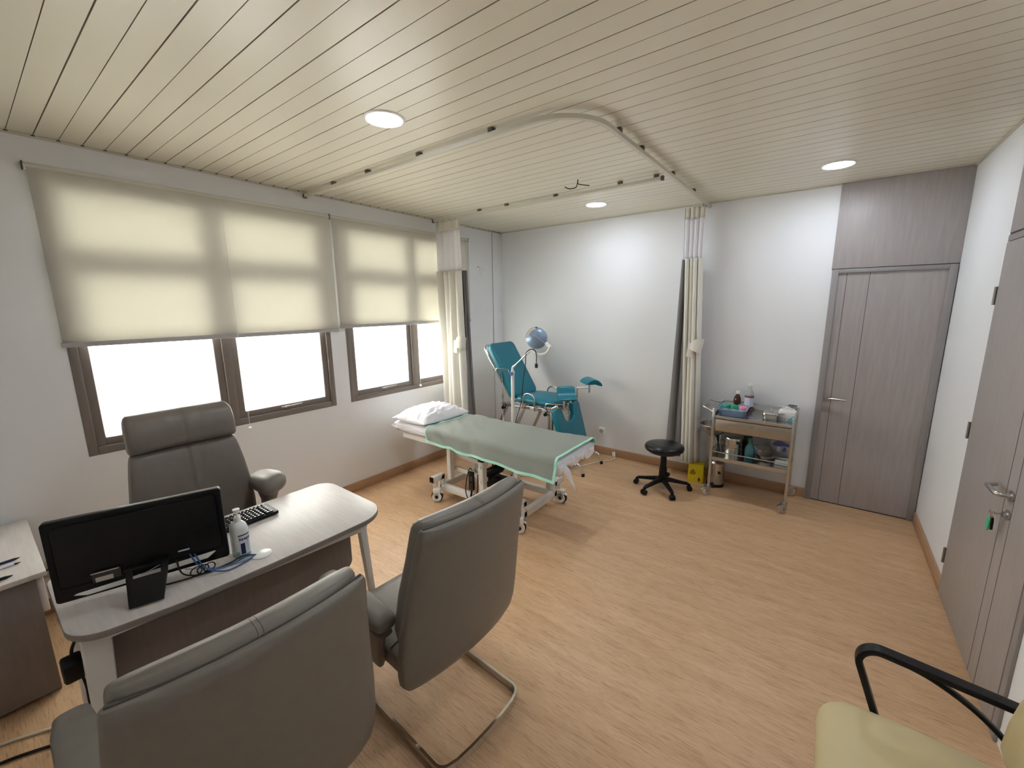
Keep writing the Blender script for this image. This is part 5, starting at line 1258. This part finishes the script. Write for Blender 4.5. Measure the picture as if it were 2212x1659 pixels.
def office_chair():
    r = root('office_chair', (-2.88, 0.695, 0), 'high-backed grey leather office chair behind the desk', 'chair', -PI / 2)
    le = M['leather2']
    main = [(0.50, 0.05, 0.24, 0.03, 0.02), (0.53, 0.035, 0.275, 0.05, 0.03), (0.62, 0.02, 0.292, 0.056, 0.04), (0.75, 0.01, 0.288, 0.058, 0.04), (0.90, 0.0, 0.272, 0.058, 0.035), (1.0, -0.012, 0.258, 0.056, 0.03), (1.05, -0.02, 0.249, 0.048, 0.03), (1.072, -0.024, 0.240, 0.03, 0.03), (1.076, -0.026, 0.225, 0.012, 0.03)]
    def smooth(secs, k=6):
        P = [tuple(2 * a - b for a, b in zip(secs[0], secs[1]))] + secs + [tuple(2 * a - b for a, b in zip(secs[-1], secs[-2]))]; out = []
        for i in range(1, len(P) - 2):
            for j in range(k):
                t = j / k
                out.append(tuple(0.5 * (2 * b + (c - a) * t + (2 * a - 5 * b + 4 * c - d) * t * t + (3 * b - a - 3 * c + d) * t ** 3) for a, b, c, d in zip(P[i - 1], P[i], P[i + 1], P[i + 2])))
        return out + [secs[-1]]
    def wrinkle(g, z0, z1, amp):
        for v in g.bm.verts:
            x, z = v.co.x, v.co.z
            if v.normal.y < -0.2: continue
            k = max(0.0, min(1.0, (z - z0) / (z1 - z0)))
            fan = x / (0.10 + 0.5 * (z1 - z)) if z < z1 else x / 0.1
            cr = math.exp(-(x / 0.006) ** 2) * 1.0
            ww = noise.noise(Vector((x * 22 + (z1 - z) * 5 * math.copysign(1, x), z * 4, 2))) * math.exp(-(x / 0.10) ** 2)
            v.co.y += (-0.005 * cr * (0.4 + 0.6 * k) + amp * ww * k) * (1 if v.co.y > -0.0 else 0)
    gb = back_loft(smooth(main), 160, 5); gb.bm.normal_update(); wrinkle(gb, 0.62, 1.05, 0.011); b = gb.build('backrest', le, r, angle=70)
    head = [(1.078, -0.018, 0.235, 0.02, 0.025), (1.084, -0.015, 0.245, 0.042, 0.025), (1.11, -0.010, 0.250, 0.06, 0.025), (1.18, -0.014, 0.250, 0.066, 0.022), (1.235, -0.026, 0.247, 0.06, 0.02), (1.265, -0.038, 0.240, 0.044, 0.018), (1.280, -0.048, 0.228, 0.022, 0.016), (1.283, -0.052, 0.215, 0.008, 0.016)]
    gh = back_loft(smooth(head), 160, 5); gh.bm.normal_update(); wrinkle(gh, 1.0, 1.2, 0.007); h = gh.build('headrest', le, r, angle=70)
    rings = []
    for y_, z, w, t in ((0.04, 0.46, 0.22, 0.03), (0.06, 0.46, 0.265, 0.055), (0.2, 0.462, 0.28, 0.06), (0.40, 0.466, 0.28, 0.06), (0.50, 0.456, 0.27, 0.05), (0.53, 0.45, 0.25, 0.03)):
        rings.append([Vector((w * u, y_, z + t * v)) for u, v in sring(40, 4.5)])
    g = G(); g.loft(rings); g.build('seat', le, r, angle=60)
    for s in (-1, 1):
        rings = []
        for y_, z, w, t in ((0.0, 0.78, 0.03, 0.02), (0.015, 0.785, 0.055, 0.035), (0.10, 0.80, 0.068, 0.045), (0.22, 0.812, 0.074, 0.052), (0.285, 0.812, 0.072, 0.052), (0.312, 0.808, 0.062, 0.044), (0.326, 0.804, 0.042, 0.026), (0.33, 0.803, 0.02, 0.01)):
            rings.append([Vector((s * 0.328 + w * u, y_, z - 0.025 + t * v - 0.018 * s * u * s)) for u, v in sring(28, 2.6)])
        g = G(); g.loft(rings); a = g.build('armrest', M['leather'], r, angle=60)
        rings = []
        for z, w, d in ((0.775, 0.060, 0.115), (0.72, 0.042, 0.09), (0.66, 0.026, 0.07), (0.55, 0.022, 0.06), (0.45, 0.022, 0.06)):
            rings.append([Vector((s * (0.328 - 0.05 * (0.8 - z)) + w * u, 0.195 + d * v, z)) for u, v in sring(28, 3)])
        g = G(); g.loft(rings); g.build('arm_support', M['leather2'], a, angle=60)
    g = G(); g.cyl((0, 0.25, 0.08), (0, 0.25, 0.25), 0.028); g.cyl((0, 0.25, 0.25), (0, 0.25, 0.40), 0.018); g.box((0, 0.25, 0.395), (0.2, 0.22, 0.04), 0.01); g.build('gas_column', M['black'], r)
    g = G()
    for k in range(5):
        a = 2 * PI * k / 5 + 0.3; d = Vector((math.cos(a), math.sin(a), 0)); s = Vector((-d.y, d.x, 0)); rings = []
        for t, z, w, hh in ((0.0, 0.10, 0.034, 0.024), (0.16, 0.09, 0.026, 0.016), (0.30, 0.075, 0.02, 0.013)):
            rings.append([Vector((0, 0.25, z)) + d * t + s * w * u + Vector((0, 0, hh * v)) for u, v in sring(16, 4)])
        g.loft(rings)
    g.build('star_base', M['chrome'], r)
    for k in range(5):
        a = 2 * PI * k / 5 + 0.3; d = Vector((math.cos(a), math.sin(a), 0)); s = Vector((-d.y, d.x, 0)); c = Vector((0, 0.25, 0.028)) + d * 0.295
        g = G(); g.cyl(c - s * 0.026, c - s * 0.006, 0.028); g.cyl(c + s * 0.006, c + s * 0.026, 0.028); g.cyl(c - s * 0.008, c + s * 0.008, 0.018); g.cyl(c, c + Vector((0, 0, 0.04)), 0.008); g.build('caster', M['black'], r)
office_chair()

# ------------------------------------------------------------------ beige armchair, lower right
def beige_chair():
    r = root('armchair', (0.36, 1.44, 0), 'beige padded chair with black loop armrests', 'chair', PI / 2)
    # local y is forward (world -x), local x is world +y
    be = M['beige']
    rings = []
    for y_, z, w, t in ((-0.21, 0.44, 0.20, 0.03), (-0.19, 0.44, 0.225, 0.045), (0.0, 0.442, 0.236, 0.050), (0.13, 0.440, 0.236, 0.048), (0.19, 0.438, 0.228, 0.046), (0.222, 0.434, 0.212, 0.042), (0.240, 0.430, 0.194, 0.035), (0.252, 0.426, 0.170, 0.025), (0.257, 0.423, 0.145, 0.012)):
        rings.append([Vector((w * u, y_, z + t * v)) for u, v in sring(120, 3.4)])
    g = G(); g.loft(rings); g.build('seat', be, r, angle=70)
    secs = [(0.52, -0.220, 0.15, 0.02, 0.03), (0.53, -0.222, 0.19, 0.033, 0.035), (0.56, -0.225, 0.208, 0.042, 0.04), (0.64, -0.232, 0.216, 0.042, 0.04), (0.72, -0.242, 0.210, 0.042, 0.04), (0.79, -0.252, 0.192, 0.04, 0.035), (0.825, -0.258, 0.165, 0.032, 0.03), (0.84, -0.26, 0.12, 0.015, 0.02)]
    back_loft(secs, 96, 4).build('backrest', be, r, angle=70)
    for s in (-1, 1):
        x = s * 0.262
        p = fillet([(x, -0.225, 0.650), (x, 0.02, 0.672), (x, 0.185, 0.686), (x, 0.085, 0.40)], 0.075, 12)
        g = G(); g.sweep(p, [(-0.021, -0.010), (0.021, -0.010), (0.021, 0.010), (-0.021, 0.010)], up=(1, 0, 0)) if False else None
        rings = []
        n = len(p)
        for i, q in enumerate(p):
            t = (p[min(i + 1, n - 1)] - p[max(i - 1, 0)]).normalized(); nn = Vector((0, -t.z, t.y)); k = 1.0 if i > 0 else 0.9
            rings.append([q + Vector((0.022 * u * k, 0, 0)) + nn * 0.0105 * v for u, v in sring(16, 6)])
        g.loft(rings); a = g.build('armrest', M['black'], r, angle=50)
        p = spline([(x, 0.06, 0.668), (x, -0.02, 0.648), (x, -0.12, 0.595), (x, -0.20, 0.52), (x, -0.24, 0.44)], 5); rings = []; n = len(p)
        for i, q in enumerate(p):
            t = (p[min(i + 1, n - 1)] - p[max(i - 1, 0)]).normalized(); nn = Vector((0, -t.z, t.y))
            rings.append([q + Vector((0.013 * u, 0, 0)) + nn * 0.007 * v for u, v in sring(14, 4)])
        g = G(); g.loft(rings); g.build('arm_strut', M['black'], a, angle=50)
        for y_ in (0.09, -0.22):
            g = G(); g.tube([(s * 0.262, y_, 0.43), (s * 0.27, y_ + (0.03 if y_ > 0 else -0.04), 0.0)], 0.012, 12); g.build('leg', M['black'], r)
        g = G(); g.beam((s * 0.262, 0.10, 0.40), (s * 0.262, -0.23, 0.40), 0.02, 0.02, 0.003); g.build('side_rail', M['black'], r)
    g = G()
    for s in (-1, 1): g.beam((s * 0.16, -0.20, 0.40), (s * 0.16, -0.275, 0.62), 0.03, 0.012, 0.002)
    for y_ in (0.12, -0.18): g.beam((-0.262, y_, 0.395), (0.262, y_, 0.395), 0.02, 0.02, 0.003)
    g.build('under_frame', M['black'], r)
beige_chair()

# ------------------------------------------------------------------ daylight and camera
w = bpy.data.worlds.new('sky'); bpy.context.scene.world = w; w.use_nodes = True
nt = w.node_tree; bg = nt.nodes['Background']; bg.inputs['Color'].default_value = (0.975, 0.985, 0.985, 1); bg.inputs['Strength'].default_value = 6.4

cam = bpy.data.cameras.new('camera'); co = bpy.data.objects.new('camera', cam); C.objects.link(co)
cam.sensor_width = 36.0; cam.sensor_fit = 'HORIZONTAL'; cam.lens = 900.677 / 2212 * 36.0; cam.clip_start = 0.02
yaw, pitch, roll = math.radians(37.0753), math.radians(10.6125), math.radians(-0.6860)
fw = V(-math.sin(yaw) * math.cos(pitch), math.cos(yaw) * math.cos(pitch), -math.sin(pitch)); rt = V(math.cos(yaw), math.sin(yaw), 0); up = rt.cross(fw)
r2 = rt * math.cos(roll) + up * math.sin(roll); u2 = -rt * math.sin(roll) + up * math.cos(roll)
m = Matrix((r2, u2, -fw)).transposed().to_4x4(); m.translation = V(0, 0, 1.83176); co.matrix_world = m
sc = bpy.context.scene; sc.camera = co
sc.view_settings.view_transform = 'Standard'; sc.view_settings.look = 'None'; sc.view_settings.gamma = 1.0; sc.view_settings.use_curve_mapping = False
sc.view_settings.exposure = 1.18
cy = sc.cycles
cy.use_denoising = True; cy.max_bounces = 10; cy.diffuse_bounces = 6; cy.glossy_bounces = 5; cy.transmission_bounces = 8; cy.sample_clamp_indirect = 8.0
cy.caustics_reflective = False; cy.caustics_refractive = False
